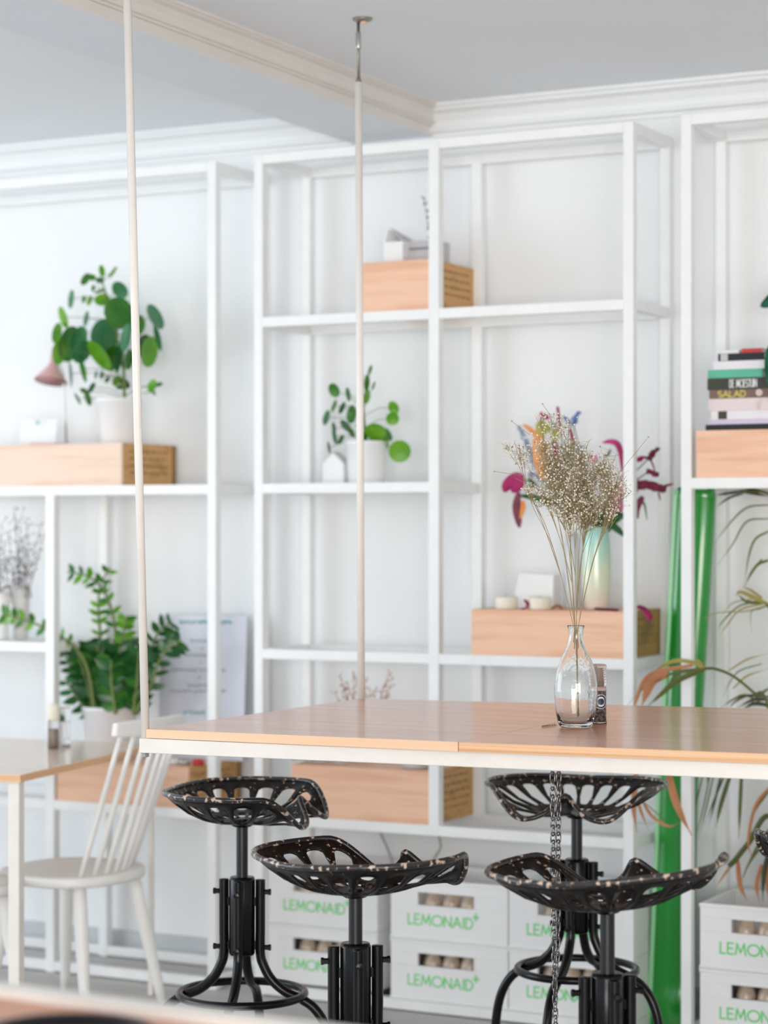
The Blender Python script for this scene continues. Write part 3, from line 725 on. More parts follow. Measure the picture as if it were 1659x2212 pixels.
pm = onz(1293, 1563, ZT); t = thing('pepper_mill', 'see-through pepper mill with round dark label behind the clear vase', 'mill', pm)
def px2m(v): return v/943
MB().lathe([(.0,.0005),(.0190,.0005),(.0192,.006),(.0182,.008),(.0178,.082),(.0165,.086),(0,.086)], pm, 32).build('glass_body', 'clear_plastic', t, smooth=True)
MB().lathe([(.0,.004),(.0165,.004),(.0165,.074),(0,.074)], pm, 28).build('peppercorns', 'peppercorn', t, smooth=True)
prof = [(.0165,.087)]
for i in range(9): z = .090+i*.0052; prof += [(.0188,z),(.0188,z+.0034),(.0176,z+.0040),(.0176,z+.0050)]
MB().lathe(prof+[(.016,.138),(0,.139)], pm, 32).build('mill_cap', 'clear_plastic', t, smooth=True)
MB().lathe([(.0,.088),(.010,.088),(.008,.128),(0,.130)], pm, 16).build('grinder_core', 'salt', t, smooth=True)
def curved_ring(r0, r1, m_, nm):
    mb = MB(); n = 28; cz = .052; cyl = .0184+(.0004 if m_ == 'navy' else .0002)
    base = math.atan2(-F.y, -F.x)+.22
    for i in range(n+1):
        a = 2*PI*i/n
        for r in (r0, r1):
            th = base+r*math.cos(a)/cyl; mb.v.append(Vector((pm.x+cyl*math.cos(th), pm.y+cyl*math.sin(th), pm.z+cz+r*math.sin(a))))
    for i in range(n): mb.f.append((2*i,2*i+1,2*i+3,2*i+2)); mb.m.append(0)
    mb.build(nm, m_, t, smooth=True)
curved_ring(0, .0168, 'paper', 'label'); curved_ring(.0115, .0155, 'navy', 'label_ring'); curved_ring(0, .0075, 'navy', 'label_ring')

# ------------------------------------------------------------------ leafy plants
def leaves_on(lst, scale, ox, oy, Y, names, stem_pts, parent, pet=.0012):
    st = smooth_path([at(ox+x/scale, oy+y/scale, Y) for x, y in stem_pts], 6); D = {}
    rn = random.Random(len(lst)); petm = MB()
    petm.tube(st, [.0065-.004*i/len(st) for i in range(len(st))], 8)
    for e in lst:
        x, y, a, ratio, ang = e[:5]; mname = e[5] if len(e) > 5 else names[rn.randint(0, len(names)-1)]
        c = at(ox+x/scale, oy+y/scale, Y+rn.uniform(-.06,.06)-(.05 if a > 60 else 0)); dpt = (c-C0).dot(F); am = a*1.13/scale/FPX*dpt
        an = math.radians(ang); m1 = R*math.cos(an)+UP*math.sin(an); m2_ = -R*math.sin(an)+UP*math.cos(an)
        tl = math.acos(min(.98, ratio)); m2 = m2_*math.cos(tl)+F*math.sin(tl)*(1 if rn.random() < .5 else -1)
        D.setdefault(mname, MB()).disc_leaf(c, m1, m2, am, am, cup=.18)
        s_ = min(st, key=lambda q: (q-c).length+abs(q.z-c.z+.03)*.6); m = s_.lerp(c,.5)+UP*.012
        petm.tube([s_, m, c], pet, 5, cap=False)
    for k, mb in D.items(): mb.build('leaves', k, parent, smooth=True)
    petm.build('stems', 'stem', parent, smooth=True)
def pot(c, rt, rb, h, m_, parent, soil=True):
    MB().lathe([(0,0),(rb,0),(rb+.001,.002),(rt-.002,h-.012),(rt,h-.011),(rt,h),(rt-.004,h),(rt-.005,h-.02),(rb-.004,.01),(0,.01)], c, 40).build('pot', m_, parent, smooth=True)
    if soil: MB().lathe([(0,h-.018),(rt-.006,h-.020)], c, 28).build('soil', 'soil', parent)
# big round leaved plant on the pale box
tA = ZL[1]+SH+.142; zA = at(255, 955, 6.36); cP = Vector((zA.x, zA.y, tA)); ppm = FPX/(zA-C0).dot(F)
t = thing('potted_plant', 'tall plant with big round green leaves in a white pot on the pale wooden box', 'plant', cP)
pot(cP, 52/ppm, 36/ppm, 100/ppm, 'white_ceramic', t)
big = [(650,135,35,.4,95),(725,145,42,.4,55),(545,185,40,.4,55),(590,175,22,.8,0),(640,195,25,.8,0),(460,315,55,.45,85,'leaf_blue'),(770,255,55,.75,-40),(655,320,45,.85,0),(575,325,30,.6,70),(535,315,22,.4,75),(595,245,20,.4,80),(640,265,35,.4,20),
(410,430,65,.45,-70,'leaf_bright'),(760,405,95,.85,-70,'leaf'),(555,440,45,.45,80,'leaf_blue'),(360,530,60,.3,75),(665,550,100,.72,80,'leaf_blue'),(510,580,85,.65,75,'leaf_blue'),(440,600,105,.45,75),(375,650,75,.4,80,'leaf_bright'),(520,650,70,.6,60),(640,670,100,.45,-50,'leaf_bright'),(720,690,80,.6,60,'leaf'),(765,690,90,.35,85,'leaf_blue'),(535,760,80,.3,-75,'leaf'),(455,790,85,.18,-85,'leaf_blue'),(810,560,80,.5,80),(820,700,60,.35,80),
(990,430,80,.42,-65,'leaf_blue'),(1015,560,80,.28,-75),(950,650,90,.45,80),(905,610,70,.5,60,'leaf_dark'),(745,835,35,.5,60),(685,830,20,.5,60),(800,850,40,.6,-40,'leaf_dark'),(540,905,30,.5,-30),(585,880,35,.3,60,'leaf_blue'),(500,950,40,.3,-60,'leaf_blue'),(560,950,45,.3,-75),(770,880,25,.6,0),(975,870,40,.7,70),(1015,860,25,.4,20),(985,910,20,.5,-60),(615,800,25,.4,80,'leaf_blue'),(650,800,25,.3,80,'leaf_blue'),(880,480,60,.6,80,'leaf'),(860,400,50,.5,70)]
leaves_on(big, 2.963, 0, 540, 6.36, ['leaf','leaf','leaf_bright','leaf_blue'], [(800,990),(795,880),(790,760),(750,560),(690,320),(650,190)], t)
# small one on the middle frame
c0 = at(792, 1040, 6.37); cQ = Vector((c0.x, c0.y, ZL[1]+SH)); ppm = FPX/(c0-C0).dot(F)
t = thing('potted_plant', 'small plant with coin shaped leaves in a white pot, behind the far hanging rod', 'plant', cQ)
pot(cQ, 48/ppm, 40/ppm, 92/ppm, 'white_ceramic', t)
sm = [(830,1215,28,.35,75),(805,1290,45,.35,85),(850,1310,25,.3,70),(615,1335,40,.7,-60,'leaf'),(700,1360,38,.35,-80),(810,1375,40,.5,80,'leaf_bright'),(615,1430,35,.35,70),(658,1440,35,.35,65),(570,1500,42,.45,75),(720,1480,50,.55,85,'leaf'),(610,1560,30,.35,-80),(680,1550,40,.5,-50),(715,1590,30,.5,-60),(612,1610,45,.25,-80),(650,1630,30,.4,60),(580,1680,35,.2,-80),
(970,1440,38,.7,-60,'leaf_bright'),(962,1505,36,.95,0,'leaf_bright'),(860,1580,60,.7,-10,'leaf_bright'),(885,1640,60,.8,-60,'leaf_bright'),(930,1600,40,.5,-60,'leaf'),(1005,1700,60,.98,0,'leaf_bright'),(800,1600,30,.5,80,'leaf')]
leaves_on(sm, 2.765, 500, 360, 6.37, ['leaf_blue','leaf'], [(800,1640),(795,1560),(790,1450)], t, .001)
# fleshy dark green plant in the white pot
tE = ZL[3]+SH+.135; c0 = at(237, 1650, 6.34); cE = Vector((c0.x, c0.y, tE)); ppm = FPX/(c0-C0).dot(F)
t = thing('potted_plant', 'glossy plant with upright feathered stems in a wide white pot behind the white chair', 'plant', cE)
pot(cE, 62/ppm, 48/ppm, 112/ppm, 'white_ceramic', t)
lm = {}; stm = MB(); rn = random.Random(5)
def z7(x, y, Y=6.34): return at(x/2.9625, 1060+y/2.9625, Y)
def frond(pts, ll, ms, t0=.3, n=9, Y=6.34, wr=.50):
    n = max(5, int(n*.8)); ll *= 1.12
    path = smooth_path([z7(x, y, Y) for x, y in pts], 8); k = len(path)
    stm.tube(path, [.006*(1-.7*i/k)+.001 for i in range(k)], 7)
    for i in range(n):
        f = t0+(1-t0)*i/(n-.5); j = min(k-2, int(f*(k-1))); p = path[j]; d = (path[j+1]-path[j]).normalized()
        for s_ in (-1, 1):
            sd = d.cross(F).normalized()*s_; L = ll/2.9625/ppm*(1-.25*abs(f-.6))*rn.uniform(.85,1.15)
            dr = (sd*.8+d*.55+F*rn.uniform(-.35,.35)).normalized()
            mth = dr.cross(F).normalized(); a = rn.uniform(-.9,.9); m2 = (mth*math.cos(a)+F*math.sin(a)).normalized()
            m_ = ms[rn.randint(0, len(ms)-1)]; wdt = L*wr*.5
            pp = [p, p+dr*L*.3, p+dr*L*.65-UP*L*.03, p+dr*L-UP*L*.08]
            lm.setdefault(m_, MB()).ribbon(pp, [wdt*.25, wdt, wdt*.85, wdt*.05], side=(dr.cross(m2)), fold=.2)
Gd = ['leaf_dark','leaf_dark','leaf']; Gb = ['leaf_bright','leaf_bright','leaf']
frond([(690,1430),(735,1100),(735,870),(700,720),(630,600),(540,540),(430,520)], 75, ['leaf','leaf_bright','leaf_blue'], .35, 11)
frond([(650,1430),(650,1150),(640,900),(630,780),(640,620),(700,490)], 70, ['leaf','leaf_bright'], .3, 11)
frond([(610,1430),(570,1180),(510,1040),(400,940),(250,860),(100,810),(20,790)], 75, Gb, .45, 12, 6.26)
frond([(760,1430),(770,1100),(790,920),(815,800)], 80, Gb, .45, 8)
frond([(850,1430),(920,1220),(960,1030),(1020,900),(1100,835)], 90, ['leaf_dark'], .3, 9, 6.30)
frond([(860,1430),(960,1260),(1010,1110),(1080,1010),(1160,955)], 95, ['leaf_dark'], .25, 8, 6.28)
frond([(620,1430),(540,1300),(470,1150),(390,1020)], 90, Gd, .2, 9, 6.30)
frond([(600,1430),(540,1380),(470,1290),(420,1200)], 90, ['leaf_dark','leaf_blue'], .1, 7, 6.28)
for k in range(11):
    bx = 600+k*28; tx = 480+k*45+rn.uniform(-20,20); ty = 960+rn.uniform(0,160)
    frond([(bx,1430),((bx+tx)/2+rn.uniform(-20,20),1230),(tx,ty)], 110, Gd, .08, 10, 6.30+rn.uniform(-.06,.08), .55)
stm.build('stems', 'stem', t, smooth=True)
for k, mb in lm.items(): mb.build('leaves', k, t, smooth=True)
# broad leaved plant, mostly outside the right edge
ZF3 = 1.635+SH+.138
c0 = at(1792, 930, 6.36); cM = Vector((c0.x, c0.y, ZF3))
t = thing('potted_plant', 'broad leaved plant leaning in from the right edge above the books', 'plant', cM)
pot(cM, .075, .055, .13, 'white_ceramic', t); lf = MB(); stx = MB()
for x, y, a, b, ang, dy in ((1690,633,58,34,208,0),(1676,780,56,50,250,-.17),(1700,855,40,30,280,-.1),(1800,560,70,52,80,0),(1850,700,60,45,20,0)):
    c = at(x, y, 6.36+dy); k = (c-C0).dot(F)/FPX; an = math.radians(ang); m1 = R*math.cos(an)+UP*math.sin(an)
    m2 = (-R*math.sin(an)+UP*math.cos(an))*.9+F*.42; lf.disc_leaf(c, m1, m2.normalized(), a*k, b*k, cup=.35, point=.7)
    b0 = cM+UP*.11; stx.tube(smooth_path([b0, b0.lerp(c,.5)+UP*.06, c-m1*a*k*.8], 6), .0028, 6)
lf.build('leaves', 'leaf_monstera', t, smooth=True); stx.build('stems', 'stem', t, smooth=True)

# ------------------------------------------------------------------ pink lamp, cards, small ornaments
def z3(x, y, Y): return at(x/2.963, 540+y/2.963, Y)
bx_ = z3(425, 1230, 6.40); lb = Vector((bx_.x, bx_.y, tA))
t = thing('desk_lamp', 'small pink metal desk lamp on the pale wooden box beside the leafy pot', 'lamp', lb)
MB().lathe([(0,0),(.05,0),(.05,.006),(.012,.012),(0,.012)], lb, 32).build('base', 'pink', t, smooth=True)
top = z3(405, 790, 6.40)
MB().tube([lb+UP*.01, z3(418,1050,6.40), top, z3(385,745,6.39), z3(345,730,6.38)], .0035, 8).build('pole', 'steel', t, smooth=True)
sc = z3(325, 840, 6.37); ax = Matrix.Rotation(math.radians(-14), 3, R) @ Matrix.Rotation(math.radians(6), 3, F); u_ = (sc-C0).dot(F)/FPX/2.963
shp = [(108*u_,0),(104*u_,6*u_),(62*u_,60*u_),(34*u_,100*u_),(25*u_,120*u_),(24*u_,222*u_),(18*u_,230*u_),(0,232*u_)]
MB().lathe(shp+[(0,226*u_),(20*u_,218*u_),(21*u_,122*u_),(30*u_,98*u_),(58*u_,58*u_),(104*u_,0)], sc, 40, axis=ax).build('lamp_shade', 'pink', t, smooth=True)
MB().lathe([(0,8*u_),(20*u_,14*u_),(27*u_,34*u_),(20*u_,60*u_),(10*u_,80*u_),(0,90*u_)], sc, 20, axis=ax).build('bulb', 'paper', t, smooth=True)
def plate_px(name, m_, x0, y0, x1, y1, Y, th, label, cat, lean=0, base=None, group=None):
    a = at(x0, y1, Y); b = at(x1, y1, Y); c = at(x0, y0, Y)
    z0 = base if base is not None else a.z; z1 = c.z
    t = thing(name, label, cat, ((a.x+b.x)/2, Y, z0), group)
    MB().prism([(a.x,Y,z0),(b.x,Y,z0),(b.x,Y+lean,z1),(a.x,Y+lean,z1)], [(a.x,Y+th,z0),(b.x,Y+th,z0),(b.x,Y+lean+th,z1),(a.x,Y+lean+th,z1)]).build('card' if cat != 'sign' else 'panel', m_, t, bevel=.0005)
    return t, a, b, z0, z1
t, a, b, z0, z1 = plate_px('card', 'paper', 40, 906, 118, 957, 6.30, .003, 'white card with a tiny teal mark standing on the pale box by the pink lamp', 'card', .02, tA)
mk = MB(); cc = at(80, 913, 6.30); mk.tube([Vector((cc.x+.009*math.cos(k*.9)*(1-k*.08), 6.302, cc.z+.007*math.sin(k*.9))) for k in range(9)], .0015, 5); mk.build('mark', 'ink_teal', t)
c = at(92, 955, 6.24); c.z = tA
tag(MB().prism([c+Vector((-.05,0,0)),c+Vector((.05,0,0)),c+Vector((.05,.05,0)),c+Vector((-.05,.05,0))],[c+Vector((-.05,0,.008)),c+Vector((.05,0,.006)),c+Vector((.05,.05,.006)),c+Vector((-.05,.05,.008))]).build('booklet','pink'), 'thin pink booklet lying on the pale box in front of the white card', 'booklet')
def lathe_thing(name, label, cat, px, Y, zb, prof, m_, part, n=32, group=None, **k):
    c = at(px, 1100, Y); c.z = zb; t = thing(name, label, cat, c, group); MB().lathe(prof, c, n, **k).build(part, m_, t, smooth=True); return t, c
# vases on the left low shelf
zv = ZL[2]+SH
vp = [(0,0),(.022,0),(.025,.004),(.031,.12),(.034,.178),(.031,.178),(.028,.12),(.022,.01),(0,.01)]
t1, cv = lathe_thing('vase', 'tall grey white vase on the far left shelf, behind the drooping green stem', 'vase', 45, 6.36, zv, vp, 'grey_ceramic', 'vase_body')
t2, cv2 = lathe_thing('vase', 'bright white vase cut by the left edge beside the grey one', 'vase', 2, 6.30, zv, vp[:4]+[(.034,.165),(.031,.165)]+vp[6:], 'white_ceramic', 'vase_body')
def twigs(label, root, tips, Y, sc=1, m_='twig', seed=1, dots=True, group=None, spread=9):
    rn = random.Random(seed); t = thing('dried_twigs', label, 'twigs', root, group); mb = MB(); dt = MB()
    for x, y in tips:
        e = at(x, y, Y+rn.uniform(-.03,.03)); m = root.lerp(e,.55)+R*rn.uniform(-.01,.01)
        p = smooth_path([root+UP*.01, m, e], 5); mb.tube(p, [.0015*sc*(1-.6*i/len(p)) for i in range(len(p))], 5)
        for q in p[4:]:
            for k in range(3):
                s_ = q+Vector((rn.gauss(0,spread*.001),rn.gauss(0,.008),rn.gauss(0,spread*.001))); mb.tube([q, s_], .0006*sc, 4, cap=False)
                if dots: dt.ball(s_, rn.uniform(.0018,.0036)*sc)
    mb.build('stems', m_, t)
    if dots: a = dt.build('seed_heads', m_, t); a['kind'] = 'stuff'
twigs('dry brown twigs standing in the grey white vase on the far left', cv+UP*.012, [(30,1096),(45,1120),(60,1135),(88,1135),(92,1165),(20,1150),(35,1175),(50,1190),(15,1210),(40,1215),(52,1160),(28,1235),(62,1185)], 6.36, 1.1, spread=14)
twigs('dry brown twigs standing in the bright white vase at the left edge', cv2+UP*.012, [(2,1135),(10,1180),(-10,1150),(12,1215),(-12,1200)], 6.30, 1.1, seed=4, spread=14)
# poster in the low left bay
t, a, b, z0, z1 = plate_px('menu_board', 'poster', 340, 1328, 524, 1640, 6.44, .006, 'white menu board with grey and teal writing behind the low left bay', 'sign', .03, tE)
def scribble(lines, m_, nm, hh):
    mb = MB(); rn = random.Random(9)
    for x0, x1, y in lines:
        px0, px1, py = 330+x0/7.9, 330+x1/7.9, 1310+y/7.9; x = px0
        while x < px1:
            wl = min(rn.uniform(5,10), px1-x); n = max(2, int(wl/1.3)); P = []
            for i in range(n+1):
                q = at(x+wl*i/n, py+(rn.uniform(-1,1))*hh, 6.44)
                q.y = 6.44+.03*(q.z-z0)/(z1-z0)-.001; P.append(q)
            mb.tube(P, .0013 if hh < 5 else .0022, 4); x += wl+2.4
    mb.build(nm, m_, t)
scribble([(580,910,595),(770,800,710),(480,900,840),(750,775,950),(270,1205,1090),(740,765,1220),(550,960,1355),(270,1200,1450)], 'ink_grey', 'writing', 3.4)
scribble([(380,1280,275),(500,860,1815)], 'ink_teal', 'heading', 5)
# little things on box E
for px, m_, lab, s_ in ((400,'steel','small metallic lump on the wooden box behind the first stool',.018),(428,'red','small red object on the wooden box behind the first stool',.02),(376,'white_ceramic','small white cup like object on the wooden box behind the first stool',.017)):
    c = at(px, 1640, 6.27); c.z = tE
    o = MB().lathe([(0,0),(s_,0),(s_*1.1,s_*.5),(s_*.8,s_),(0,s_*1.1)], c, 16).build('trinket', m_, None, smooth=True); tag(o, lab, 'trinket')
# house lantern beside the small plant
a = at(697, 1041, 6.32); b = at(741, 1041, 6.32); zb = ZL[1]+SH; wx = b.x-a.x; zt_ = at(700, 1002, 6.32).z; zr = at(718, 978, 6.32).z
def house(label, x0, x1, y0, dp, z0, ze, zr, m_, side_m):
    t = thing('house_ornament', label, 'ornament', ((x0+x1)/2, y0, z0)); xm = (x0+x1)/2
    MB().prism([(x0,y0,z0),(x1,y0,z0),(x1,y0,ze),(xm,y0,zr),(x0,y0,ze)], [(x0,y0+dp,z0),(x1,y0+dp,z0),(x1,y0+dp,ze),(xm,y0+dp,zr),(x0,y0+dp,ze)]).build('house_body', m_, t)
    r_ = MB(); e = .003
    for s_ in (-1, 1):
        xe = x0 if s_ < 0 else x1
        r_.prism([(xm,y0-e,zr),(xe,y0-e,ze),(xe,y0-e,ze+.004),(xm,y0-e,zr+.004)], [(xm,y0+dp,zr),(xe,y0+dp,ze),(xe,y0+dp,ze+.004),(xm,y0+dp,zr+.004)])
    r_.build('roof', side_m, t); return t
house('small white house ornament beside the coin leaved plant', a.x, b.x, 6.32, .05, zb, zt_, zr, 'white_board', 'grey_ceramic')
# on the upper box: white carton with open flap, grey jar, dried sprig
tB = ZL[0]+SH+.155
a = at(829, 566, 6.30); b = at(870, 566, 6.30); zt_ = at(850, 522, 6.30).z; zf = at(845, 494, 6.30).z
t = thing('carton', 'white carton with a raised flap on the upper wooden box', 'carton', (a.x, 6.30, tB))
MB().box((a.x,6.30,tB),(b.x,6.42,zt_)).build('carton_body', 'white_board', t)
MB().prism([(a.x,6.30,zt_),(a.x+.004,6.30,zt_),(a.x+.004,6.42,zt_),(a.x,6.42,zt_)], [(a.x+.012,6.30,zf),(a.x+.016,6.30,zf),(a.x+.05,6.42,zf-.03),(a.x+.046,6.42,zf-.03)]).build('flap', 'white_board', t)
MB().prism([(b.x-.004,6.30,zt_),(b.x,6.30,zt_),(b.x,6.42,zt_),(b.x-.004,6.42,zt_)], [(b.x-.046,6.30,zf+.004),(b.x-.042,6.30,zf+.004),(b.x-.03,6.42,zf-.02),(b.x-.034,6.42,zf-.02)]).build('flap', 'carton_grey', t)
a = at(872, 566, 6.33); b = at(942, 566, 6.33); zt_ = at(905, 520, 6.33).z
t = thing('grey_box', 'grey box with a dark stripe on the upper wooden box, right of the carton', 'box', (a.x, 6.33, tB))
MB().box((a.x,6.33,tB),(b.x,6.43,zt_)).build('box_body', 'carton_grey', t)
MB().box((a.x+.02,6.328,zt_-.028),(b.x-.003,6.33,zt_-.022)).build('stripe', 'ink_grey', t)
c = at(940, 520, 6.44); c.z = tB
twigs('dried sprig rising behind the upper wooden box by the middle post', c, [(930,440),(915,428),(928,460)], 6.44, 1.0, seed=8, spread=3)

# ------------------------------------------------------------------ lily bouquet and things on box C
tC = ZL[2]+SH+.140; YB = 6.34
vz = at(1288, 1310, YB); vz.z = tC; ppm = FPX/(vz-C0).dot(F); H_ = (1310-1132)/ppm; rv = 32/ppm
t = thing('ceramic_vase', 'tall pale green and cream vase holding the lilies', 'vase', vz)
MB().lathe([(0,0),(rv*.75,0),(rv*.8,.004),(rv*.97,H_*.3),(rv,H_*.6),(rv*.93,H_*.85),(rv*.85,H_),(rv*.75,H_),(rv*.8,H_*.85),(rv*.85,H_*.6),(rv*.7,.02),(0,.02)], vz, 40).build('vase_body', 'celadon', t, smooth=True)
cg = at(1236, 1300, 6.40); cg.z = tC; rg = 17/ppm; Hg = 165/ppm
t = thing('glass_bottle', 'clear bluish glass bottle behind the dried flowers, left of the pale green vase', 'bottle', cg)
MB().lathe([(0,.0),(rg,.0),(rg*1.05,.01),(rg,Hg*.6),(rg*.8,Hg*.75),(rg*.75,Hg),(rg*.6,Hg),(rg*.65,Hg*.75),(rg*.85,Hg*.6),(rg*.9,.012),(0,.012)], cg, 28).build('glass_body', 'bluish_glass', t, smooth=True)
bq = thing('bouquet', 'bouquet of magenta lilies, orange and blue flowers in the pale green vase', 'flowers', vz+UP*.05)
def q5(x, y, dy=0): px, py = Zm5(x, y); return at(px, py, YB+dy)
mo = vz+UP*(H_+.0)
k5 = 1/3.318/ppm
stb = MB()
def fstem(x, y, dy=0, r=.0018): 
    e = q5(x, y, dy); stb.tube(smooth_path([vz+UP*.06, mo, mo.lerp(e,.5)+UP*.02, e], 5), r, 6)
def flowers(name, m_, lst, dy):
    for pts, w_ in lst:
        o = MB(); petal(o, pts, w_, dy); o.build(name, m_, bq, smooth=True)
def petal(mb, pts, w, dy=0, tip=.1, fold=.25):
    w *= 1.3
    P = smooth_path([q5(x, y, dy) for x, y in pts], 5); n = len(P)
    mb.ribbon(P, [w*k5*.5*max(tip, math.sin(PI*min(1, (i+1.2)/(n+.6)))**.6) for i in range(n)], fold=fold)
def spike(name, m_, pts, w, dy=0, seed=1, n=60, rb=.0035, st=None):
    n = int(n*1.5); rb *= 1.15
    rn = random.Random(seed); P = smooth_path([q5(x, y, dy) for x, y in pts], 5); mb = MB()
    for i in range(n):
        f = rn.random(); j = min(len(P)-2, int(f*(len(P)-1))); p = P[j].lerp(P[j+1], rn.random()); a = rn.random()*6.28; ww = w*k5*.5*(1-.5*f)
        mb.ball(p+R*math.cos(a)*ww*rn.random()+UP*rn.uniform(-.4,.4)*ww+F*math.sin(a)*ww, rb*rn.uniform(.6,1.1))
    o = mb.build(name, m_, bq)
    x, y = pts[0]; fstem(x, y, dy); return o
o = MB(); petal(o, [(585,660),(560,520),(545,400),(530,290)], 85, -.02); petal(o, [(610,560),(600,480),(580,380)], 60, -.03); petal(o, [(520,330),(480,290),(430,255)], 30); petal(o, [(590,650),(620,560),(610,470)], 50, .0)
o.build('orange_flower', 'orange', bq, smooth=True); fstem(585,660)
o = MB(); petal(o, [(580,330),(565,270),(560,225)], 70, -.02); petal(o, [(660,380),(665,320),(660,270)], 40); petal(o, [(600,300),(625,260)], 40)
o.build('yellow_flower', 'yellow_green', bq, smooth=True); fstem(660,380)
spike('magenta_spike', 'magenta', [(700,330),(690,220),(680,130)], 30, 0, 1, 60, .0035)
spike('magenta_spike', 'magenta', [(675,520),(665,440),(660,370)], 42, 0, 2, 60, .004)
spike('magenta_spike', 'magenta', [(790,400),(778,340),(765,290)], 26, 0, 3, 40, .0035)
o = MB(); petal(o, [(620,215),(585,195),(550,170)], 30); o.build('petal', 'magenta', bq, smooth=True)
spike('blue_flower', 'blue_flower', [(790,250),(800,210),(835,170)], 60, 0, 4, 46, .0038)
spike('blue_flower', 'blue_flower', [(760,240),(740,215),(725,200)], 34, 0, 5, 26, .0036)
spike('blue_flower', 'pale_blue_flower', [(520,560),(470,420),(400,270)], 80, .02, 6, 90, .0033)
spike('blue_flower', 'pale_blue_flower', [(830,520),(850,440),(840,400)], 80, .02, 7, 40, .003)
spike('blue_flower', 'pale_blue_flower', [(560,660),(500,600),(480,620)], 70, .02, 12, 40, .003)
spike('blue_flower', 'blue_flower', [(885,620),(885,580),(888,545)], 30, -.03, 8, 30, .004)
o = MB(); petal(o, [(440,640),(380,640),(320,690),(295,740)], 70, -.02); petal(o, [(430,650),(390,700),(350,740)], 60, -.03); o.build('lily', 'magenta', bq, smooth=True); fstem(440,650,-.02)
o = MB(); petal(o, [(400,740),(385,830),(395,920),(405,995)], 50, -.02, .1); o.build('drooping_petal', 'wine', bq, smooth=True)
o = MB(); petal(o, [(430,800),(430,860),(410,930)], 30, -.03); o.build('drooping_petal', 'orange', bq, smooth=True)
o = MB(); petal(o, [(1145,600),(1135,480),(1110,400),(1060,378),(1000,385)], 34, -.02); o.build('drooping_petal', 'magenta', bq, smooth=True)
o = MB()
for pts, w_ in (([(1170,690),(1180,640),(1160,590)],70),([(1170,690),(1215,650),(1225,620)],60),([(1170,690),(1140,740),(1120,790)],50),([(1170,690),(1220,710),(1225,760)],60)): petal(o, pts, w_, -.04)
o.build('lily', 'lily_pink', bq, smooth=True); fstem(1170,690,-.04)
o = MB()
for pts, w_ in (([(1130,760),(1090,790),(1070,860)],60),([(1130,760),(1120,830),(1100,880)],70),([(1130,760),(1150,820),(1140,860)],50)): petal(o, pts, w_, -.04)
o.build('lily', 'lily_pink', bq, smooth=True); fstem(1130,760,-.04)
flowers('petal', 'lily_pink', (([(830,640),(840,600),(820,560)],60),([(830,640),(870,600),(880,580)],50),([(720,640),(700,600),(740,590)],50),([(930,530),(940,500),(930,470)],44)), 0)
pass; fstem(830,640)
spike('wine_flower', 'wine', [(1240,690),(1330,690),(1430,720)], 110, -.02, 9, 420, .0065)
spike('wine_flower', 'wine', [(1330,590),(1360,600),(1390,620)], 50, -.02, 10, 60, .0055)
spike('wine_flower', 'wine', [(1330,500),(1360,460),(1400,430)], 56, -.02, 11, 60, .0042)
spike('wine_flower', 'magenta', [(1250,510),(1270,500),(1300,490)], 56, -.02, 13, 60, .004)
flowers('petal', 'wine', (([(1380,600),(1350,520),(1300,490)],10),([(1430,700),(1470,690),(1510,680)],14),([(1400,740),(1415,800)],10),([(1290,770),(1240,860),(1250,930)],44)), -.02)
o = MB()
for pts, w_ in (([(950,1010),(1050,975),(1110,1010),(1160,1060)],40),([(960,950),(1060,940),(1150,900)],60),([(930,960),(1010,1010),(1060,960)],60),([(900,900),(830,760),(840,650)],50),([(900,950),(860,820),(880,700)],60),([(620,830),(520,780),(400,765)],34),([(920,960),(1040,900),(1130,800)],60),([(700,830),(600,800),(540,770)],30),([(1000,900),(1100,890),(1150,930)],50),([(1200,830),(1290,810),(1320,940)],12),([(640,380),(670,470),(640,560)],26),([(470,640),(510,690),(470,700)],26),([(760,560),(770,450),(790,380)],30),([(1010,480),(1040,470),(1060,430)],16)): petal(o, pts, w_, .01)
o.build('leaves', 'leaf_dark', bq, smooth=True); stb.build('stems', 'leaf_dark', bq, smooth=True)
for px, lab in ((1094,'cream candle on the wooden box below the bouquet, left of the two'),(1166,'cream candle on the wooden box below the bouquet, right of the dark petal')):
    t, c = lathe_thing('candle', lab, 'candle', px, 6.25, tC, [(0,0),(.033,0),(.035,.003),(.035,.036),(.033,.038),(.027,.034),(0,.033)], 'candle', 'wax', group='candles on the wooden box')
    MB().tube([c+UP*.032, c+UP*.042], .001, 5).build('wick', 'ink_grey', t)
a = at(1106, 1300, 6.34); b = at(1194, 1300, 6.34); zt_ = at(1150, 1238, 6.34).z
t = thing('paper_box', 'white paper box standing behind the two candles', 'box', (a.x, 6.34, tC))
MB().prism([(a.x,6.34,tC),(b.x,6.34,tC),(b.x,6.40,tC),(a.x,6.40,tC)], [(a.x+.015,6.36,zt_),(b.x-.006,6.36,zt_-.006),(b.x-.006,6.41,zt_-.006),(a.x+.015,6.41,zt_)]).build('box_body', 'white_board', t)
def loose(px, py, Y, z, pts, m_, lab, w_=.008):
    c = at(px, py, Y); c.z = z
    o = MB().ribbon(smooth_path([c+Vector(p) for p in pts], 4), [w_*.4]+[w_]*(len(smooth_path([c+Vector(p) for p in pts], 4))-2)+[w_*.3], side=Vector((.3,-.5,1)).normalized()).build('fallen_petal', m_, None, smooth=True, solid=.001)
    tag(o, lab, 'petal')
loose(1132, 1311, 6.22, tC+.001, [(-.01,0,.001),(.006,0,.004),(.012,0,.018),(0,0,.03)], 'magenta', 'curled magenta petal between the two cream candles', .006)
loose(1203, 1311, 6.24, tC+.001, [(-.018,0,.001),(0,.004,.012),(.018,0,.002)], 'blade_brown', 'brownish fallen petal right of the cream candles', .008)
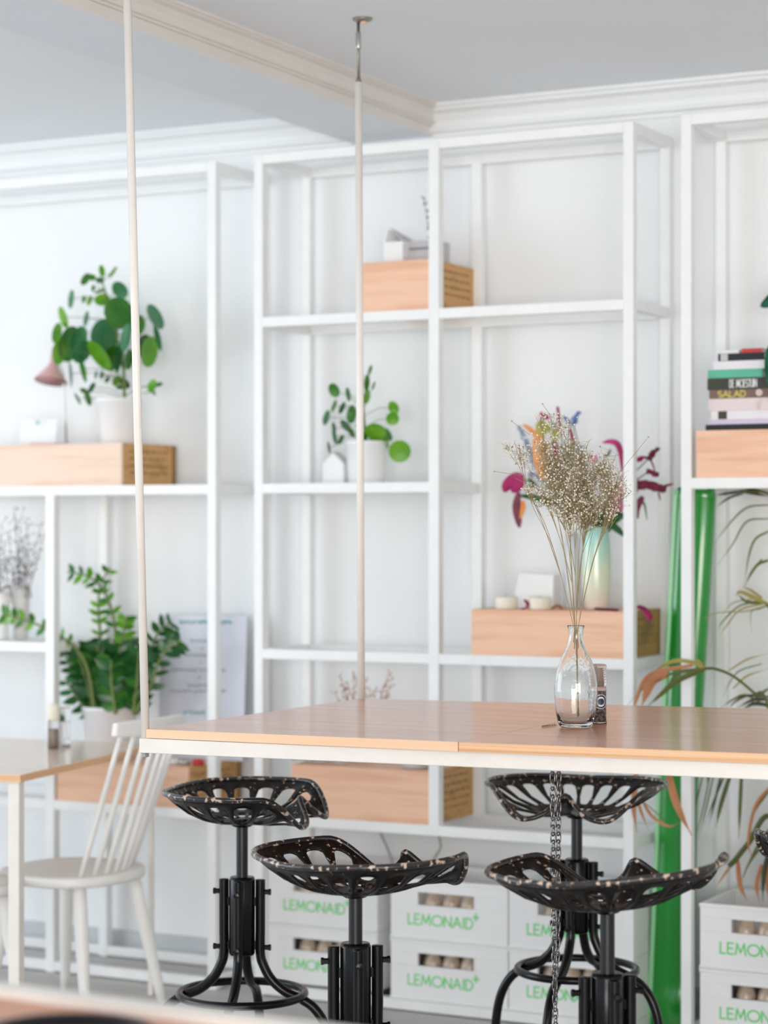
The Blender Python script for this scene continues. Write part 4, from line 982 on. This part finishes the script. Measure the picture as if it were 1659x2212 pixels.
loose(1310, 1311, 6.22, tC+.001, [(-.04,0,.006),(-.01,0,.004),(.02,0,.003),(.04,0,.001)], 'wine', 'dark wine petal lying in front of the pale green vase', .008)
loose(1392, 1318, 6.27, tC+.002, [(-.025,0,.012),(-.005,0,.006),(.014,-.01,-.008),(.022,-.012,-.03)], 'magenta', 'magenta petal curling over the end of the box with the bouquet', .011)

# ------------------------------------------------------------------ things on box D under the table
tD = ZL[3]+SH+.165
t, c = lathe_thing('drinking_glass', 'bluish glass on the streaky wooden box below the table edge', 'glass', 897, 6.28, tD, [(0,0),(.040,0),(.044,.004),(.047,.085),(.045,.085),(.041,.008),(0,.008)], 'bluish_glass', 'glass_body')
MB().lathe([(0,.009),(.040,.009),(.0425,.04),(0,.04)], c, 24).build('grey_filling', 'carton_grey', t, smooth=True)
for i, px in enumerate((648, 690, 735)):
    t, c = lathe_thing('drinking_glass', ['clear tumbler at the left end of the streaky wooden box','second clear tumbler from the left on the streaky wooden box','third clear tumbler from the left on the streaky wooden box'][i], 'glass', px, 6.30, tD, [(0,0),(.026,0),(.028,.004),(.031,.07),(.029,.07),(.026,.008),(0,.008)], 'clear_plastic', 'glass_body', group='clear tumblers on the streaky box')
t, c = lathe_thing('bud_vase', 'slim clear vase hidden behind the table edge, holding rusty dried twigs', 'vase', 785, 6.38, tD, [(0,0),(.028,0),(.03,.01),(.018,.08),(.014,.14),(.016,.15),(.013,.15),(.011,.14),(.015,.08),(.026,.012),(0,.012)], 'clear_plastic', 'glass_body')
twigs('rusty dried twigs showing just above the far table edge', c+UP*.02, [(725,1500),(740,1480),(735,1460),(762,1450),(750,1475),(790,1470),(800,1490),(830,1480),(838,1458),(845,1470),(812,1490),(770,1470)], 6.38, 1.0, 'blade_brown', 12, spread=7)

# ------------------------------------------------------------------ green board, reedy plant
gb = MB(); n = 28; secs = []
for (xl, xr, y) in ((1397,1490,2226),(1402,1494,2120),(1420,1502,1700),(1431,1513,1525),(1446,1530,1270),(1456,1541,1075),(1460,1538,1052)):
    l = at(xl, y, 6.33); r = at(xr, y, 6.33); rx = (r.x-l.x)/2; c = (l+r)/2; c.z = max(c.z, .002); k = .8 if y == 1052 else 1
    secs.append([Vector((c.x+rx*math.copysign(abs(math.cos(2*PI*i/n))**.8, math.cos(2*PI*i/n)), 6.35+.036*k*math.copysign(abs(math.sin(2*PI*i/n))**.8, math.sin(2*PI*i/n)), c.z)) for i in range(n)])
for s_ in secs: gb.v += s_
for i in range(len(secs)-1):
    for j in range(n): a = i*n; gb.f.append((a+j, a+(j+1)%n, a+n+(j+1)%n, a+n+j)); gb.m.append(0)
gb.f += [tuple(range(n)), tuple((len(secs)-1)*n+j for j in reversed(range(n)))]; gb.m += [0, 0]
tag(gb.build('green_board', 'green_plastic', None, smooth=True), 'tall glossy green board leaning between the middle and right shelf frames', 'board')

gbo = bpy.data.objects['green_board']
mat('pale_green_reflection', (.30, .68, .36), .3, noise=.05, coat=.4)  # colour of an added strip standing for the window reflection on the left edge
MB().tube([at(x, y, 6.325)+Vector((0,0,0)) if y < 2200 else Vector((at(x,y,6.325).x, 6.325, .012)) for x, y in ((1401,2226),(1406,2120),(1424,1700),(1435,1525),(1450,1270),(1460,1075),(1463,1058))], .0085, 10).build('edge_reflection', 'pale_green_reflection', gbo, smooth=True)
pc_ = at(1738, 1900, 6.36); pc_.z = zc+2*.189
rp_ = thing('reed_plant', 'reedy plant with long arching thin leaves at the right edge above the crates', 'plant', pc_)
pot(pc_, .095, .07, .15, 'grey_ceramic', rp_)
BL = {}; STK = MB()
def zz(s_, ox, oy, x, y, Y): return at(ox+x/s_, oy+y/s_, Y)
def bl(m_, w_, pts, Y=6.3, z4=False, tip=.15):
    P = smooth_path([zz(3.868,1340,1640,x,y,Y) if z4 else zz(3.353,1330,1040,x,y,Y) for x, y in pts], 6); n = len(P)
    sc_ = 1/(3.868 if z4 else 3.353)/740
    BL.setdefault(m_, MB()).ribbon(P, [w_*1.45*sc_*.5*max(tip, 1-abs(2*(i/(n-1))-.7)**2.2*.75) for i in range(n)], fold=.3)
for pts, w_ in (([(925,85),(820,120),(720,190)],12),([(925,70),(800,88),(720,100)],14),([(925,75),(1020,90),(1120,110)],16),([(1120,90),(1000,60),(900,62)],14),([(1110,170),(950,190),(820,310),(690,480)],9),([(1110,270),(950,290),(850,450),(735,610)],9),([(1110,360),(1010,420),(960,560),(930,780)],12),([(1110,570),(1020,610),(940,750)],16),([(1060,560),(980,660),(935,770)],10)):
    bl('blade_dark' if pts[0][1] < 100 else 'blade_olive', w_, pts, 6.42 if pts[0][1] < 300 else 6.38)
for pts, w_, m_ in (([(1110,895),(1000,840),(900,800),(870,830)],22,'blade_yellow'),([(1060,845),(980,790),(915,760)],14,'blade_yellow'),([(1090,880),(950,870),(880,810)],18,'blade_olive'),([(1080,885),(900,930),(800,1050),(750,1115)],8,'blade_yellow'),([(1060,875),(900,900),(770,1020),(745,1080)],8,'blade_olive'),([(1000,850),(850,880),(760,980)],6,'blade_yellow'),([(1080,900),(940,940),(700,960),(560,1080)],6,'blade_yellow'),([(1100,900),(1050,920),(980,950),(985,1100)],6,'blade_olive'),([(640,940),(590,1010),(570,1070)],8,'blade_olive'),
  ([(640,1355),(560,1312),(430,1300),(300,1365),(190,1500)],20,'blade_yellow'),([(655,1355),(480,1370),(340,1420),(200,1500),(80,1625)],12,'blade_olive'),([(640,1360),(450,1440),(330,1540),(225,1635)],30,'blade_olive'),([(380,1390),(270,1440),(220,1540),(185,1640)],48,'blade_brown'),([(560,1330),(250,1400),(150,1580),(130,1660)],22,'blade_brown'),([(640,1350),(600,1300),(560,1285)],14,'blade_yellow'),
  ([(620,1360),(440,1400),(380,1480),(290,1600)],9,'blade_olive'),
  ([(1110,1640),(950,1550),(850,1580),(755,1645)],14,'blade_olive'),([(850,1500),(950,1410),(1110,1355)],10,'blade_yellow'),([(820,1370),(950,1290),(1090,1250)],9,'blade_yellow'),([(1060,1320),(900,1370),(830,1450),(780,1560)],7,'blade_olive'),([(1110,1580),(1000,1580),(880,1640)],18,'blade_dark'),([(1110,1500),(1020,1560),(960,1650)],14,'blade_olive'),([(1110,1620),(1000,1610),(920,1650)],20,'blade_dark'),([(1110,1560),(960,1550),(860,1600),(820,1650)],12,'blade_dark')):
    bl(m_, w_, pts, 6.12 if pts[-1][0] < 640 and pts[-1][1] > 1250 else 6.33)
for pts, w_, m_, Y in (([(395,60),(440,280),(510,470),(600,640)],44,'blade_brown',6.10),([(140,60),(110,380),(140,610)],30,'blade_brown',6.12),([(120,200),(160,400),(235,590)],20,'blade_brown',6.12),([(160,300),(260,470),(400,560),(490,530)],18,'blade_brown',6.1),([(210,370),(350,490),(440,560)],6,'blade_olive',6.1),
  ([(760,80),(690,420),(615,710)],9,'blade_olive',6.3),([(790,80),(720,400),(655,650)],10,'blade_olive',6.3),([(700,80),(650,300),(610,480)],9,'blade_olive',6.34),([(850,80),(790,350),(735,570)],14,'blade_olive',6.3),([(935,80),(840,380),(800,570)],26,'blade_olive',6.3),([(1015,60),(1000,400),(990,660)],22,'blade_olive',6.28),([(900,60),(800,300),(700,560)],12,'blade_dark',6.3),([(740,60),(725,200)],24,'blade_yellow',6.3),
  ([(1260,220),(1130,390),(1068,680),(1100,820)],20,'blade_brown',6.28),([(1240,270),(1110,460),(1085,700)],14,'blade_olive',6.3),([(980,840),(1000,1050),(1060,1180)],30,'blade_brown',6.34),([(1260,640),(1100,830),(1010,1010)],16,'blade_olive',6.3),([(1180,880),(1140,1050),(1160,1190)],26,'blade_brown',6.34),([(1260,700),(1200,960),(1190,1190)],30,'blade_dark',6.34),([(1234,800),(1230,1000),(1240,1190)],34,'blade_brown',6.36),([(960,850),(880,950),(790,1080)],14,'blade_brown',6.34),([(1260,560),(1160,700),(1060,900),(1010,1050)],12,'blade_olive',6.32)):
    bl(m_, w_, pts, Y, True)
def stalk(pts, r, z4=False, Y=6.3, Y0=6.36):
    P = [pc_+UP*.13]+[zz(3.868,1340,1640,x,y,Y) if z4 else zz(3.353,1330,1040,x,y,Y) for x, y in pts]
    STK.tube(smooth_path(P, 6), r, 7)
stalk([(1110,1640),(1000,1530),(850,1410),(720,1357),(640,1355)], .0042, Y=6.18)
stalk([(1250,470),(1080,690),(960,840),(910,890)], .008, True)
stalk([(1320,1200),(1200,1000),(1090,890)], .004); stalk([(1500,1100),(1400,300),(1110,90),(925,75)], .004, Y=6.4); stalk([(1500,1300),(1400,700),(1110,360)], .004, Y=6.38)
stalk([(1400,60),(1250,-20),(1110,10),(1000,20)], .004, True); stalk([(1500,1500),(1300,1500),(1110,1560)], .004, Y=6.33); stalk([(1500,60),(1200,-80),(900,0),(760,60)], .004, True)
STK.build('stalks', 'blade_olive', rp_, smooth=True)
for k, mb in BL.items(): mb.build('leaves', k, rp_, smooth=True)

# ------------------------------------------------------------------ stack of books
def book(x0, yt, yb, zb, m_, label, text=None, tm='paper', L=.27, dY=0, tx=0, th_=None, dp=.21, sq=None, xs=.55):
    Y = 6.215+dY; a = at(x0, 850, Y); ppm = FPX/(at(1600,850,Y)-C0).dot(F); h = (yb-yt)/ppm
    t = thing('book', label, 'book', (a.x+L/2, Y+dp/2, zb), 'books stacked on the wooden box')
    c = .0022; cv = MB(); cv.box((a.x,Y,zb),(a.x+L,Y+c,zb+h)); cv.box((a.x,Y+c,zb),(a.x+L,Y+dp,zb+c)); cv.box((a.x,Y+c,zb+h-c),(a.x+L,Y+dp,zb+h)); cv.build('cover', m_, t)
    MB().box((a.x+.003,Y+c,zb+c),(a.x+L-.003,Y+dp-.004,zb+h-c)).build('pages', 'paper', t)
    if text:
        mb = MB(); hh = h*.66; letters(mb, text, (a.x+tx,Y,zb+h*.17), NX, UP, NY, hh, hh*(.2 if xs > 1 else .11), .16, xs); mb.build('spine_title', tm, t)
    if sq:
        xa, xb, sm_ = sq; MB().box((a.x+xa,Y-.0012,zb+h*.05),(a.x+xb,Y,zb+h*.95)).build('spine_patch', sm_, t)
    return zb+h+.0004, t
z = ZF3
z, _ = book(1524, 912, 925, z, 'book_black', 'thin black book at the very bottom of the stack', L=.29)
z, _ = book(1532, 902, 912, z, 'lavender', 'thin pale lavender book second from the bottom of the stack', L=.28)
z, _ = book(1536, 883, 902, z, 'book_white', 'white book with a dark green square on its spine', sq=(.022,.048,'book_olive'), L=.27)
z, _ = book(1530, 857, 883, z, 'book_cream', 'mottled cream and pink book under the brown book with yellow capitals', L=.28)
z, _ = book(1532, 838, 857, z, 'book_brown', 'brown book with yellow SALAD lettering on the spine', 'SALAD', 'gold_ink', xs=1.3, tx=.028, L=.28)
_t = _; Yb = 6.215; aa = at(1640, 848, Yb)
dn = 20; MB().prism([Vector((aa.x+.010*math.cos(2*PI*i/dn), Yb, aa.z+.010*math.sin(2*PI*i/dn))) for i in range(dn)], [Vector((aa.x+.010*math.cos(2*PI*i/dn), Yb-.0014, aa.z+.010*math.sin(2*PI*i/dn))) for i in range(dn)]).build('round_emblem', 'book_cream', _t)
z, _ = book(1528, 813, 838, z, 'book_olive', 'thick dark olive book with tall white capitals on the spine', 'DE MOESTUIN', 'book_white', xs=.46, tx=.068, L=.28)
z, _ = book(1529, 795, 813, z, 'book_green', 'mint green book in the upper part of the stack', L=.165, dp=.2)
z, _ = book(1541, 777, 795, z, 'book_white', 'plain white book on top of the mint green one', L=.20, dp=.2)
z, _ = book(1551, 761, 777, z, 'book_black', 'short black book with small pale lettering near the top', sq=(.008,.03,'carton_grey'), L=.14, dp=.18)
z9 = z
z, _ = book(1556, 754, 761, z9, 'book_white', 'thin white booklet on top of the stack', L=.056, dp=.15)
z, _ = book(1602, 751, 760, z9, 'red', 'small red book lying on top of the stack', L=.06, dp=.15)
